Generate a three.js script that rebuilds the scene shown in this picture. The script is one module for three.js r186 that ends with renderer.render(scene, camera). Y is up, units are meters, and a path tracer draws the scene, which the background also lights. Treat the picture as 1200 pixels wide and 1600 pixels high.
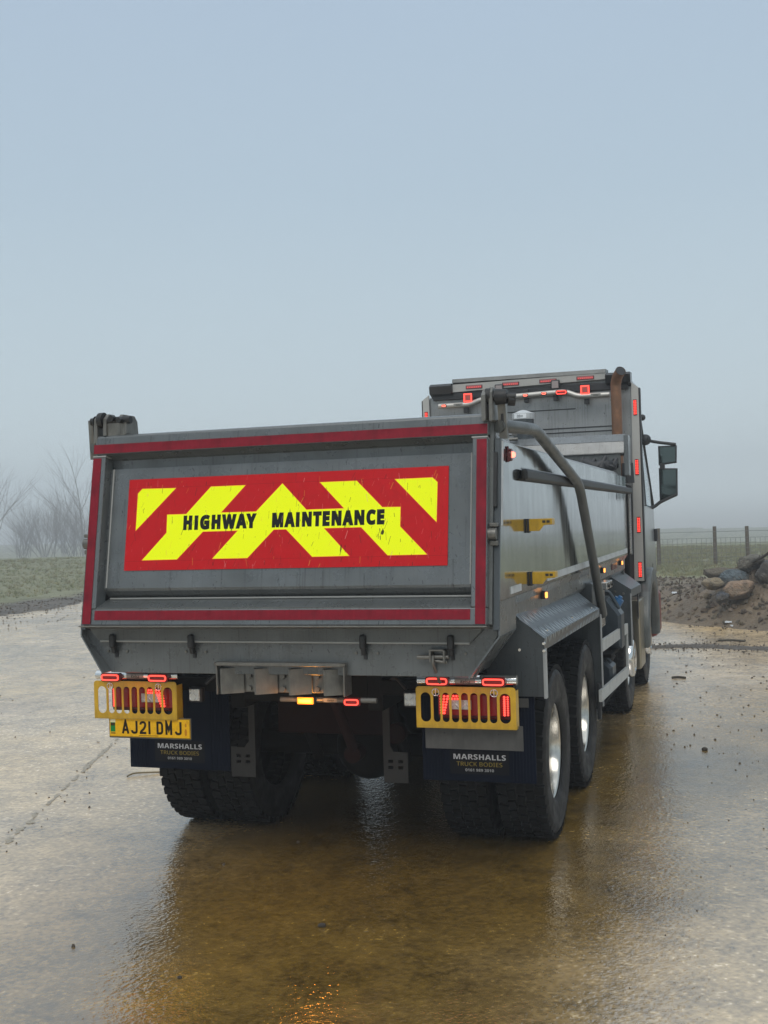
import * as THREE from 'three';
import { RoundedBoxGeometry } from 'three/addons/geometries/RoundedBoxGeometry.js';
import { mergeGeometries, mergeVertices, toCreasedNormals } from 'three/addons/utils/BufferGeometryUtils.js';

// ------------------------------------------------------------------ camera, sky, sun, exposure
const scene = new THREE.Scene();
const renderer = new THREE.WebGLRenderer({ antialias: true });
renderer.toneMapping = THREE.LinearToneMapping;
renderer.toneMappingExposure = 1.0;
renderer.shadowMap.enabled = true;
const camera = new THREE.PerspectiveCamera(48.5706, 0.75, 0.1, 1500);
camera.rotation.order = 'YXZ';
camera.position.set(2.4026, 1.9697, 6.9838);
camera.rotation.set(0.0072, 0.31073, -0.0298);

const lerp = THREE.MathUtils.lerp, clamp = THREE.MathUtils.clamp, sstep = THREE.MathUtils.smoothstep;
{
  const W = 256, H = 128, d = new Float32Array(W * H * 4);
  const stops = [[-90, .24, .24, .23], [-2, .47, .52, .52], [0, .68, .78, .80], [7, .565, .68, .745], [16, .465, .585, .69], [26, .43, .545, .68], [45, .66, .77, .88], [70, 1.05, 1.15, 1.25], [90, 1.2, 1.3, 1.4]];
  for (let j = 0; j < H; j++) {
    const e = (j + .5) / H * 180 - 90;
    let k = 0; while (k < stops.length - 2 && e > stops[k + 1][0]) k++;
    const a = stops[k], b = stops[k + 1], t = clamp((e - a[0]) / (b[0] - a[0]), 0, 1);
    for (let i = 0; i < W; i++) {
      const az = (i + .5) / W * Math.PI * 2, w = 1 + .025 * Math.sin(az + 1) + .06 * (fbm(i / W, j / H, 8, 4, 301, 6) - .5);
      for (let c = 0; c < 3; c++) d[(j * W + i) * 4 + c] = lerp(a[c + 1], b[c + 1], t) * w;
      d[(j * W + i) * 4 + 3] = 1;
    }
  }
  const t = new THREE.DataTexture(d, W, H, THREE.RGBAFormat, THREE.FloatType);
  t.mapping = THREE.EquirectangularReflectionMapping; t.magFilter = THREE.LinearFilter; t.needsUpdate = true;
  scene.background = t; scene.environment = t;
}
const sun = new THREE.DirectionalLight(new THREE.Color(1, .96, .9), 1.5);
sun.position.set(2, 30, 22); sun.target.position.set(0, 0, -3);
sun.castShadow = true; sun.shadow.radius = 70;
Object.assign(sun.shadow.camera, { left: -25, right: 25, top: 25, bottom: -25, near: 1, far: 90 });
scene.add(sun, sun.target);
scene.fog = new THREE.FogExp2(new THREE.Color(.93, .96, .98), 0.0038);

// ------------------------------------------------------------------ helpers
let seed = 7;
const rnd = () => { seed = (seed + 0x6d2b79f5) | 0; let t = Math.imul(seed ^ (seed >>> 15), 1 | seed); t = (t + Math.imul(t ^ (t >>> 7), 61 | t)) ^ t; return ((t ^ (t >>> 14)) >>> 0) / 4294967296; };
const rr = (a, b) => a + (b - a) * rnd();
const V = (x, y, z) => new THREE.Vector3(x, y, z);
function hash(x, y, s) { let h = Math.imul(x, 374761393) ^ Math.imul(y, 668265263) ^ Math.imul(s + 11, 1274126177); h = Math.imul(h ^ (h >>> 13), 1274126177); return ((h ^ (h >>> 16)) >>> 0) / 4294967296; }
function vnoise(x, y, p, s, q = p) { // periodic value noise, 0..1
  const ix = Math.floor(x), iy = Math.floor(y), fx = x - ix, fy = y - iy, u = fx * fx * (3 - 2 * fx), v = fy * fy * (3 - 2 * fy);
  const m = (a, n) => ((a % n) + n) % n, x0 = m(ix, p), x1 = m(ix + 1, p), y0 = m(iy, q), y1 = m(iy + 1, q);
  return lerp(lerp(hash(x0, y0, s), hash(x1, y0, s), u), lerp(hash(x0, y1, s), hash(x1, y1, s), u), v);
}
function fbm(u, v, p, oct, s, q = p) { let a = 0, w = .5, n = 0; for (let i = 0; i < oct; i++) { a += w * vnoise(u * p, v * q, p, s + i, q); n += w; w *= .55; p *= 2; q *= 2; } return a / n; }
const wn = (x, z, f, s) => fbm(x * f / 64 + 8, z * f / 64 + 8, 64, 4, s); // world noise
function tex(W, H, fn, srgb) {
  const d = new Uint8Array(W * H * 4), g = (x) => srgb ? Math.round(255 * clamp(x <= .0031308 ? x * 12.92 : 1.055 * Math.pow(x, 1 / 2.4) - .055, 0, 1)) : Math.round(255 * clamp(x, 0, 1));
  for (let j = 0; j < H; j++) for (let i = 0; i < W; i++) {
    const c = fn(i / W, j / H), o = (j * W + i) * 4;
    if (typeof c === 'number') d[o] = d[o + 1] = d[o + 2] = g(c); else { d[o] = g(c[0]); d[o + 1] = g(c[1]); d[o + 2] = g(c[2]); }
    d[o + 3] = 255;
  }
  const t = new THREE.DataTexture(d, W, H); t.wrapS = t.wrapT = THREE.RepeatWrapping; t.magFilter = THREE.LinearFilter; t.minFilter = THREE.LinearMipmapLinearFilter;
  if (srgb) t.colorSpace = THREE.SRGBColorSpace; t.needsUpdate = true; return t;
}
const rep = (t, x, y = x) => { const c = t.clone(); c.repeat.set(x, y); c.needsUpdate = true; return c; };
function canvasTex(w, h, draw) {
  const c = document.createElement('canvas'); c.width = w; c.height = h; draw(c.getContext('2d'), w, h);
  const t = new THREE.CanvasTexture(c); t.colorSpace = THREE.SRGBColorSpace; t.magFilter = THREE.LinearFilter; return t;
}
const col = (r, g, b) => new THREE.Color().setRGB(r, g, b);
function mat(c, rough, metal = 0, o = {}) { const { ior, clearcoat, ...x } = o; const P = ior || clearcoat || o.transmission || o.specularIntensity ? THREE.MeshPhysicalMaterial : THREE.MeshStandardMaterial; return new P({ color: col(...c), roughness: rough, metalness: metal, side: THREE.DoubleSide, ...o }); }
const glow = (c, k) => new THREE.MeshStandardMaterial({ color: col(.2, .02, .01), emissive: col(...c), emissiveIntensity: k, roughness: .4 });

const used = new Map();
const numbered = (n) => { const k = used.get(n) ?? 0; used.set(n, k + 1); return k ? n + '_' + String(k).padStart(3, '0') : n; };
function boxUV(g) { // uv in metres along the dominant axis of each face
  const p = g.attributes.position, n = g.attributes.normal, uv = new Float32Array(p.count * 2);
  for (let i = 0; i < p.count; i++) {
    const ax = Math.abs(n.getX(i)), ay = Math.abs(n.getY(i)), az = Math.abs(n.getZ(i));
    const [a, b] = ax >= ay && ax >= az ? [p.getZ(i), p.getY(i)] : ay >= az ? [p.getX(i), p.getZ(i)] : [p.getX(i), p.getY(i)];
    uv[i * 2] = a; uv[i * 2 + 1] = b;
  }
  g.setAttribute('uv', new THREE.BufferAttribute(uv, 2)); return g;
}
const M4 = new THREE.Matrix4(), Q = new THREE.Quaternion(), Y = V(0, 1, 0);
class MB {
  constructor() { this.g = []; }
  add(g, m) { g = g.index ? g.toNonIndexed() : g.clone(); for (const k of Object.keys(g.attributes)) if (k !== 'position' && k !== 'normal') g.deleteAttribute(k); if (!g.attributes.normal) g.computeVertexNormals(); if (m) g.applyMatrix4(m); this.g.push(g); return this; }
  at(g, x, y, z, rx = 0, ry = 0, rz = 0) { return this.add(g, new THREE.Matrix4().compose(V(x, y, z), Q.clone().setFromEuler(new THREE.Euler(rx, ry, rz)), V(1, 1, 1))); }
  box(x0, x1, y0, y1, z0, z1, b = .004, r = [0, 0, 0]) {
    const w = Math.abs(x1 - x0), h = Math.abs(y1 - y0), d = Math.abs(z1 - z0), k = Math.min(b, w * .45, h * .45, d * .45);
    return this.at(k > .0004 ? new RoundedBoxGeometry(w, h, d, 1, k) : new THREE.BoxGeometry(w, h, d), (x0 + x1) / 2, (y0 + y1) / 2, (z0 + z1) / 2, ...r);
  }
  cyl(a, b, r0, r1 = r0, n = 20, open = false) {
    const A = V(...a), B = V(...b), d = B.clone().sub(A), L = d.length(), g = new THREE.CylinderGeometry(r1, r0, L, n, 1, open);
    return this.add(g, new THREE.Matrix4().compose(A.add(B).multiplyScalar(.5), new THREE.Quaternion().setFromUnitVectors(Y, d.normalize()), V(1, 1, 1)));
  }
  tube(pts, r, n = 12, seg = 8, tension = .0) {
    const P = pts.map((p) => V(...p)), c = new THREE.CatmullRomCurve3(P, false, 'catmullrom', tension || .5);
    return this.add(new THREE.TubeGeometry(c, seg * (P.length - 1), r, n, false));
  }
  bent(pts, r, rad, n = 14) { // straight tube with rounded bends
    const P = pts.map((p) => V(...p)), c = new THREE.CurvePath();
    let at = P[0];
    for (let i = 1; i < P.length - 1; i++) {
      const a = P[i].clone().add(P[i - 1].clone().sub(P[i]).normalize().multiplyScalar(rad)), b = P[i].clone().add(P[i + 1].clone().sub(P[i]).normalize().multiplyScalar(rad));
      c.add(new THREE.LineCurve3(at, a)); c.add(new THREE.QuadraticBezierCurve3(a, P[i], b)); at = b;
    }
    c.add(new THREE.LineCurve3(at, P[P.length - 1]));
    const L = c.getLength();
    this.add(new THREE.TubeGeometry(c, Math.max(24, Math.round(L / .03)), r, n, false));
    for (const [p, q] of [[P[0], P[1]], [P[P.length - 1], P[P.length - 2]]]) { const d = p.clone().sub(q).normalize(); this.cyl(p.clone().addScaledVector(d, -.004).toArray(), p.clone().addScaledVector(d, .002).toArray(), r * .98, r * .98, n); }
    return this;
  }
  ext(pts, depth, m, bevel = .003, holes = []) { // polygon in xy pulled along +z
    const s = new THREE.Shape(pts.map((p) => new THREE.Vector2(...p)));
    for (const h of holes) s.holes.push(h);
    return this.add(new THREE.ExtrudeGeometry(s, { depth, bevelEnabled: bevel > 0, bevelThickness: bevel, bevelSize: bevel, bevelOffset: -bevel, bevelSegments: 1, curveSegments: 10 }), m);
  }
  extX(yz, x0, x1, bevel = .003) { // polygon in (z, y) pulled along x
    return this.ext(yz.map(([y, z]) => [-z, y]), x1 - x0 - 2 * bevel, new THREE.Matrix4().makeRotationY(Math.PI / 2).setPosition(x0 + bevel, 0, 0), bevel);
  }
  quad(a, b, c, d, th = .004) { // a flat sheet with thickness
    const A = V(...a), B = V(...b), C = V(...c), D = V(...d), n = B.clone().sub(A).cross(D.clone().sub(A)).normalize().multiplyScalar(th / 2);
    const p = [A, B, C, D].flatMap((v) => [v.clone().add(n), v.clone().sub(n)]), f = [[0, 2, 4, 6], [7, 5, 3, 1], [0, 1, 3, 2], [2, 3, 5, 4], [4, 5, 7, 6], [6, 7, 1, 0]], o = [];
    for (const [i, j, k, l] of f) for (const t of [i, j, k, i, k, l]) o.push(...p[t].toArray());
    const g = new THREE.BufferGeometry(); g.setAttribute('position', new THREE.Float32BufferAttribute(o, 3)); g.computeVertexNormals(); return this.add(g);
  }
  lathe(pts, m, n = 40) { return this.add(new THREE.LatheGeometry(pts.map((p) => new THREE.Vector2(...p)), n), m); }
  geo(crease = 0) { let g = mergeGeometries(this.g); if (crease) g = toCreasedNormals(g, crease); return boxUV(g); }
  each(name, m, parent, label) { for (const g of this.g) { const b = new MB(); b.g = [g]; b.build(name, m, parent, label); } }
  build(name, m, parent, label, kind) {
    const o = new THREE.Mesh(this.geo(), m); o.name = name; o.castShadow = o.receiveShadow = true;
    if (label) o.userData.label = label; if (kind) o.userData.kind = kind;
    (parent || scene).add(o); return o;
  }
}
const mb = () => new MB();
function tag(o, label, category, group) { o.userData.label = label; o.userData.category = category; if (group) o.userData.group = group; return o; }
function thing(name, label, category, p = [0, 0, 0], group) { const o = new THREE.Group(); o.name = numbered(name); o.position.set(...p); scene.add(o); return tag(o, label, category, group); }
function part(name, parent, p = [0, 0, 0]) { const o = new THREE.Group(); o.name = name; o.position.set(...p); parent.add(o); return o; }
function decal(name, w, h, t, parent, p, r = [0, 0, 0], o = {}) {
  const g = new THREE.PlaneGeometry(w, h), m = new THREE.Mesh(g, new THREE.MeshPhysicalMaterial({ map: t, roughness: .45, specularIntensity: .4, ...o })); m.name = name; m.position.set(...p); m.rotation.set(...r); m.receiveShadow = true; parent.add(m); return m;
}

// ------------------------------------------------------------------ textures and materials
const T = {};
T.dirt = tex(512, 512, (u, v) => { const a = fbm(u, v, 4, 6, 3), b = fbm(u, v, 24, 4, 9, 5); return clamp(.62 + .55 * (a - .35) + .25 * (b - .5), .35, 1); }, true);
T.streak = tex(512, 512, (u, v) => { const a = fbm(u, v, 48, 3, 21, 3), b = fbm(u, v, 5, 5, 22); return clamp(.5 + .7 * (a - .5) + .6 * (b - .5), 0, 1); });
T.rough = tex(512, 512, (u, v) => clamp(.75 + .6 * (fbm(u, v, 6, 6, 31) - .5), 0, 1));
T.fine = tex(512, 512, (u, v) => fbm(u, v, 64, 4, 41));
T.wave = tex(512, 512, (u, v) => fbm(u, v, 5, 3, 51, 2));
T.rust = tex(256, 256, (u, v) => { const a = fbm(u, v, 5, 6, 61); return [lerp(.11, .25, a), lerp(.058, .12, a), lerp(.032, .058, a)]; }, true);
T.chequer = tex(256, 256, (u, v) => { // raised bars in alternating directions, four cells
  const cx = Math.floor(u * 8), cy = Math.floor(v * 8), fx = u * 8 - cx - .5, fy = v * 8 - cy - .5, s = (cx + cy) % 2 ? 1 : -1, a = (fx + s * fy) * .707, b = (fx - s * fy) * .707;
  return Math.max(0, 1 - Math.pow(Math.hypot(a / .55, b / .2), 2));
});
T.chequerC = tex(256, 256, (u, v) => { const cx = Math.floor(u * 8), cy = Math.floor(v * 8), fx = u * 8 - cx - .5, fy = v * 8 - cy - .5, q = (cx + cy) % 2 ? 1 : -1, a = (fx + q * fy) * .707, b = (fx - q * fy) * .707; return .35 + .65 * Math.max(0, 1 - Math.pow(Math.hypot(a / .55, b / .2), 3)) - .15 * fbm(u, v, 3, 4, 66); }, true);
T.grime = canvasTex(1024, 1024, (c, w, h) => {
  c.fillStyle = '#dedede'; c.fillRect(0, 0, w, h);
  for (let i = 0; i < 900; i++) { const x = rnd() * w, y = rnd() * h, r = rr(10, 110); const g = c.createRadialGradient(x, y, 0, x, y, r); const k = rnd() < .5 ? '70,66,58' : '250,250,250'; g.addColorStop(0, `rgba(${k},${rr(.02, .10)})`); g.addColorStop(1, `rgba(${k},0)`); c.fillStyle = g; c.fillRect(x - r, y - r, 2 * r, 2 * r); }
  for (let i = 0; i < 420; i++) { const x = rnd() * w, y = rnd() * h, L = rr(40, 380); const g = c.createLinearGradient(0, y, 0, y + L), k = rnd() < .6 ? '58,54,46' : '245,245,245'; g.addColorStop(0, `rgba(${k},${rr(.05, .28)})`); g.addColorStop(1, `rgba(${k},0)`); c.fillStyle = g; c.fillRect(x, y, rr(.8, 5), L); }
  for (let i = 0; i < 260; i++) { c.fillStyle = `rgba(34,32,28,${rr(.25, .8)})`; c.save(); c.translate(rnd() * w, rnd() * h); c.rotate(rr(-.7, .5)); c.fillRect(0, 0, rr(1, 3), rr(3, 16)); c.restore(); }
  for (let i = 0; i < 900; i++) { c.fillStyle = `rgba(62,52,38,${rr(.1, .5)})`; c.beginPath(); c.arc(rnd() * w, rnd() * h, rr(.5, 2.2), 0, 7); c.fill(); }
  for (let i = 0; i < 60; i++) { c.strokeStyle = `rgba(250,250,250,${rr(.15, .5)})`; c.lineWidth = rr(.6, 1.6); const x = rnd() * w, y = rnd() * h; c.beginPath(); c.moveTo(x, y); c.lineTo(x + rr(-30, 30), y + rr(-60, 60)); c.stroke(); }
}); T.grime.wrapS = T.grime.wrapT = THREE.RepeatWrapping;
const M = {
  paint: mat([.165, .178, .18], .42, .25, { clearcoat: .5, clearcoatRoughness: .25, map: rep(T.grime, .62), roughnessMap: rep(T.rough, 2), bumpMap: rep(T.fine, 3), bumpScale: .0003 }),
  paintDull: mat([.15, .158, .152], .55, .15, { map: rep(T.grime, .9), roughnessMap: rep(T.rough, 3), bumpMap: rep(T.fine, 4), bumpScale: .0005 }),
  fender: mat([.075, .088, .095], .45, .3, { clearcoat: .3, clearcoatRoughness: .3, map: rep(T.grime, .8) }),
  steel: mat([.22, .21, .185], .5, .5, { map: rep(T.dirt, 4), roughnessMap: rep(T.rough, 5), bumpMap: rep(T.fine, 6), bumpScale: .0006 }),
  darkSteel: mat([.035, .035, .034], .5, .4, { map: rep(T.dirt, 4) }),
  polish: mat([.64, .66, .65], .21, 1, { roughnessMap: rep(T.streak, .5, .35), bumpMap: rep(T.wave, .6, .25), bumpScale: .004, map: rep(T.dirt, .6) }),
  alu: mat([.72, .71, .68], .35, .9, { roughnessMap: rep(T.rough, 4), map: rep(T.dirt, 3) }),
  chrome: mat([.75, .74, .71], .16, 1, { roughnessMap: rep(T.rough, 3) }),
  rim: mat([.80, .76, .67], .26, 1, { roughnessMap: rep(T.rough, 5), map: rep(T.dirt, 3) }),
  chequer: mat([.46, .50, .52], .34, .9, { bumpMap: rep(T.chequer, 1.5), bumpScale: .02, map: rep(T.chequerC, 1.5) }),
  black: mat([.018, .018, .019], .55),
  blackGloss: mat([.012, .012, .013], .2),
  chassis: mat([.010, .009, .008], .8, 0, { specularIntensity: .3, map: rep(T.dirt, 3) }),
  rubber: mat([.017, .0155, .014], .75, 0, { specularIntensity: .5, bumpMap: rep(T.fine, 4), bumpScale: .001, roughnessMap: rep(T.rough, 3) }),
  tread: mat([.010, .0095, .009], .85, 0, { specularIntensity: .35 }),
  tape: mat([.25, .007, .02], .45, 0, { specularIntensity: .4, map: rep(T.dirt, 3.3), bumpMap: rep(T.fine, 5), bumpScale: .0003 }),
  rail: mat([.62, .63, .60], .45, .2, { map: rep(T.dirt, 2) }), visor: mat([.44, .43, .40], .4, .3), capping: mat([.46, .48, .48], .4, .2, { map: rep(T.dirt, 1.1) }), white: mat([.66, .68, .68], .4, 0, { map: rep(T.dirt, 2.7) }),
  yellow: mat([.70, .41, .006], .4, 0, { map: rep(T.dirt, 2.9), clearcoat: .3, clearcoatRoughness: .3 }),
  flap: mat([.005, .008, .018], .6, 0, { specularIntensity: .15 }),
  flapIron: mat([.03, .029, .027], .6, 0, { specularIntensity: .3 }), greyPlate: mat([.075, .073, .067], .5, 0, { map: rep(T.dirt, 3) }),
  lensRed: mat([.22, .006, .006], .15, 0, { ior: 1.5 }),
  lensDark: mat([.10, .006, .006], .2),
  lensClear: mat([.55, .55, .52], .2, .4, { bumpMap: rep(T.chequer, 4), bumpScale: .004 }),
  exhaust: mat([1, 1, 1], .5, .2, { map: rep(T.rust, 4) }),
  glass: mat([.75, .82, .84], .03, 0, { transmission: 1, ior: 1.5, thickness: 0 }),
  mirror: mat([.10, .125, .12], .05, 1),  // tint darkened so the dark reflection sits in the glass colour
  cab: mat([.43, .44, .44], .35, .35, { clearcoat: .7, clearcoatRoughness: .15, map: rep(T.grime, .45) }),
  ledRed: glow([2.6, .16, .11], 1), ledSoft: glow([1.2, .05, .04], 1), ledHot: glow([4, .75, .5], 1), amberEdge: glow([2.4, .62, .03], 1), amber: glow([5.5, 1.7, .18], 1), amberSmall: glow([2.6, 1.0, .2], 1),
  bead: mat([.30, .30, .28], .5),
};

// ------------------------------------------------------------------ ground
const edgeL = (z) => -13.1 - .055 * (-z) - .004 * Math.max(0, -z - 12) ** 2 * .35 + .5 * (wn(0, z, .5, 5) - .5);   // left edge of the yard
const edgeF = (x) => -14.0 + 1.05 * (x - .8) * (x > .8 ? 1 : .9);                                                     // far edge on the right
function outside(x, z) { // metres outside the concrete (negative inside)
  const l = edgeL(z) - x, f = Math.min((edgeF(x) - z) * .72, x + 3.5 - .3 * (-z - 16)), far = -z - 29;
  return Math.max(l, x > -6 ? f : -9, far);
}
function height(x, z) {
  const d = outside(x, z), n = wn(x, z, 1.2, 71) - .5, n2 = wn(x, z, 6, 72) - .5;
  let h = -.10 + sstep(d, -.5, .9) * .16 + n * .12 * sstep(d, -1, 1) + n2 * .07 * sstep(d, -1, .5) + (wn(x, z, 16, 73) - .5) * .07 * sstep(d, -.3, .6);
  if (x > -4) h += .34 * sstep(d, .1, 1.8) * (1 - sstep(-z, 19, 30)) + .62 * Math.exp(-(((x - 2.7) / 1.25) ** 2 + ((z + 14.7) / 1.3) ** 2)) + .05 * n2;
  if (x < -8) h += .25 * sstep(d, 3, 16) + .2 * n * sstep(d, 4, 12);
  const r = Math.hypot(x + 5, z);
  h -= sstep(-z, x < -8 ? 44 : 58, 125) * 2.4;
  return h;
}
{
  const xs = [], zs = [];
  const fill = (a, lo, hi, s0, lim, grow) => { let v = lo; while (v < hi) { a.push(v); v += s0; } let s = s0; v = hi; while (v < lim) { a.push(v); s *= grow; v += s; } a.push(lim); };
  fill(xs, -30, 6, .2, 240, 1.25); { let s = .25, v = -30; while (v > -240) { s *= 1.12; v -= s; xs.push(v); } }
  fill(zs, -34, -9, .2, 160, 1.35); { let s = .2, v = -34; while (v > -260) { s *= 1.12; v -= s; zs.push(v); } }
  xs.sort((a, b) => a - b); zs.sort((a, b) => a - b);
  const nx = xs.length, nz = zs.length, pos = [], colr = [], uv = [], H = [];
  for (let j = 0; j < nz; j++) for (let i = 0; i < nx; i++) {
    const x = xs[i] + (i && i < nx - 1 ? (hash(i, j, 1) - .5) * Math.min(.1, (xs[i + 1] - xs[i]) * .4) : 0), z = zs[j] + (hash(i, j, 2) - .5) * .06, h = height(x, z);
    pos.push(x, h, z); uv.push(x, z);
    const g = wn(x, z, .8, 81), g2 = wn(x, z, 5, 82), d = outside(x, z), right = x > -4;
    const gw = right ? sstep(-z + 1.5 * (g - .5) * 4, 19.5, 23) : sstep(d + 1.6 * (g - .5), 1.5, 2.5);
    const mud = (right ? [.135, .097, .058] : [.10, .082, .06]).map((c) => c * (.4 + 1.2 * wn(x, z, 11, 83)) * (.7 + .6 * g2)), gr = [.175 + .06 * g, .185 + .04 * g, .105 + .04 * g].map((c) => c * (.65 + .7 * g2));
    for (let c = 0; c < 3; c++) colr.push(lerp(mud[c], gr[c], gw)); H.push(gw);
  }
  const idx = { mud_verge: [], mud_bank: [], grass_field: [] };
  for (let j = 0; j < nz - 1; j++) for (let i = 0; i < nx - 1; i++) {
    const a = j * nx + i, b = a + 1, c = a + nx, e = c + 1, x = xs[i], z = zs[j];
    if (Math.max(pos[a * 3 + 1], pos[b * 3 + 1], pos[c * 3 + 1], pos[e * 3 + 1]) < -.02 && Math.abs(x) < 90 && z > -27) continue; // under the concrete
    const k = (H[a] + H[e]) / 2 > .5 ? 'grass_field' : x > -4 ? 'mud_bank' : 'mud_verge';
    idx[k].push(a, c, b, b, c, e);
  }
  const g0 = new THREE.BufferGeometry();
  g0.setAttribute('position', new THREE.Float32BufferAttribute(pos, 3)); g0.setAttribute('color', new THREE.Float32BufferAttribute(colr, 3)); g0.setAttribute('uv', new THREE.Float32BufferAttribute(uv, 2));
  g0.setIndex([].concat(idx.mud_verge, idx.mud_bank, idx.grass_field)); g0.computeVertexNormals();
  const mm = (r) => new THREE.MeshStandardMaterial({ vertexColors: true, roughness: r, bumpMap: rep(T.fine, .35), bumpScale: .05, side: THREE.DoubleSide });
  const look = { mud_verge: [mm(.6), 'dark churned mud strip along the left edge of the concrete'], mud_bank: [mm(.6), 'low brown mud bank at the far edge of the concrete under the boulders'], grass_field: [mm(.95), 'pale wet grass field fading into fog'] };
  for (const k in idx) {
    const g = g0.clone(); g.setIndex(idx[k]); const o = new THREE.Mesh(g, look[k][0]); o.name = k; o.receiveShadow = true; o.userData = { kind: 'structure', label: look[k][1] }; scene.add(o);
  }
}
{ // wet concrete
  const colorT = tex(2048, 2048, (u, v) => {
    const a = fbm(u, v, 5, 6, 101), b = fbm(u, v, 60, 4, 102), c = fbm(u, v, 14, 5, 103), sp = hash(Math.floor(u * 2048), Math.floor(v * 2048), 104), sp2 = fbm(u, v, 400, 2, 105);
    let k = .62 + .5 * (a - .5) + .45 * (b - .5) + .4 * (c - .5) + .55 * (sp2 - .5);
    const grit = sp2 > .76 ? (sp2 - .74) * 1.3 * clamp(3 * (c - .38), 0, 1.3) : 0;
    if (sp > .9985) k += .5; if (sp < .001) k *= .3;
    const y = clamp(a * 1.5 - .2, 0, 1);
    return [lerp(.245, .25, y) * k + grit * .7, lerp(.166, .152, y) * k + grit * .58, lerp(.072, .048, y) * k + grit * .36];
  }, true);
  const roughT = tex(1024, 1024, (u, v) => { const a = fbm(u, v, 7, 5, 111), b = fbm(u, v, 60, 4, 112); return clamp(.13 + .9 * Math.max(0, a - .5) + .22 * (b - .45), .05, 1); });
  const bumpT = tex(1024, 1024, (u, v) => { const a = fbm(u, v, 36, 4, 121), b = fbm(u, v, 110, 3, 122), c = fbm(u, v, 9, 3, 123), e = fbm(u, v, 10, 3, 124, 120); return .30 * a + .46 * b + .12 * c + .12 * e; });
  const m = new THREE.MeshPhysicalMaterial({ color: 0xffffff, map: rep(colorT, 1 / 9), roughness: 1, roughnessMap: rep(roughT, 1 / 13), bumpMap: rep(bumpT, 1 / 1.7), bumpScale: .0050, ior: 2.2, specularIntensity: 2 });
  const g = new THREE.PlaneGeometry(110, 94, 330, 282).rotateX(-Math.PI / 2).translate(30, 0, 17), p = g.attributes.position, uv = new Float32Array(p.count * 2);
  for (let i = 0; i < p.count; i++) { uv[i * 2] = p.getX(i); uv[i * 2 + 1] = p.getZ(i); }
  g.setAttribute('uv', new THREE.BufferAttribute(uv, 2));
  const vc = []; for (let i = 0; i < p.count; i++) { const x = p.getX(i), z = p.getZ(i), k = 1 - sstep(x + 1.1 * (wn(x, z, 1, 133) - .5) - .12 * z, -2.6, -.2), f = sstep(-z, 2, 8); const t = Math.max(k, f); const rt = sstep(x + .25 * z + 1.2 * (wn(x, z, 1, 134) - .5), 1.6, 3.2); const pt = .86 + .24 * wn(x, z, 3.2, 135) + .14 * (wn(x, z, 9, 136) - .5); vc.push(pt * lerp(lerp(1.05, 3.3, rt), 3.35, t), pt * lerp(lerp(.99, 3.8, rt), 3.9, t), pt * lerp(lerp(.58, 5.6, rt), 6.2, t)); }  // pale sky sheen put into vertex colours of open concrete; centre stays brown
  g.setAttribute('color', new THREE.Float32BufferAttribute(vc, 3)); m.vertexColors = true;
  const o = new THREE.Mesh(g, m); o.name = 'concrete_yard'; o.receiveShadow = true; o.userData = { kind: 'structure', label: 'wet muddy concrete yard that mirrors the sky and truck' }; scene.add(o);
}

{ // dried mud lines left by tyres
  const mud = new THREE.MeshStandardMaterial({ color: col(.34, .28, .19), roughness: .22, bumpMap: rep(T.fine, .6), bumpScale: .02 });
  for (const [dx, w0] of [[0, .026]]) {
    const p = [], ix = []; let n = 0, open = false;
    for (let i = 0; i <= 220; i++) { const t = i / 220, x = lerp(-1.62, -4.3, t) + dx + .05 * (wn(t * 9, dx, 6, 91) - .5), z = lerp(2.3, -5.2, t), w = w0 * clamp(2.4 * wn(t * 12, dx + 2, 9, 92) - .75, 0, 1.3); if (w < .004) { open = false; continue; } const a = w * (.6 + wn(t * 30, dx, 30, 93)), b = w * (.6 + wn(t * 30, dx + 5, 30, 94)); p.push(x - a, .0025, z, x + b, .0025, z); if (open) ix.push(n - 2, n, n - 1, n - 1, n, n + 1); n += 2; open = true; }
    const g = new THREE.BufferGeometry(); g.setAttribute('position', new THREE.Float32BufferAttribute(p, 3)); g.setIndex(ix); g.computeVertexNormals(); boxUV(g);
    const o = new THREE.Mesh(g, mud); o.name = numbered('tyre_track'); o.userData = { kind: 'structure', label: 'broken line of mud left by a tyre on the concrete' }; scene.add(o);
  }
}

// ------------------------------------------------------------------ tipper truck
const truck = thing('tipper_truck', 'grey eight wheel highway maintenance tipper lorry seen from behind on wet concrete', 'lorry');
const S2 = [-1, 1];

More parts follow.
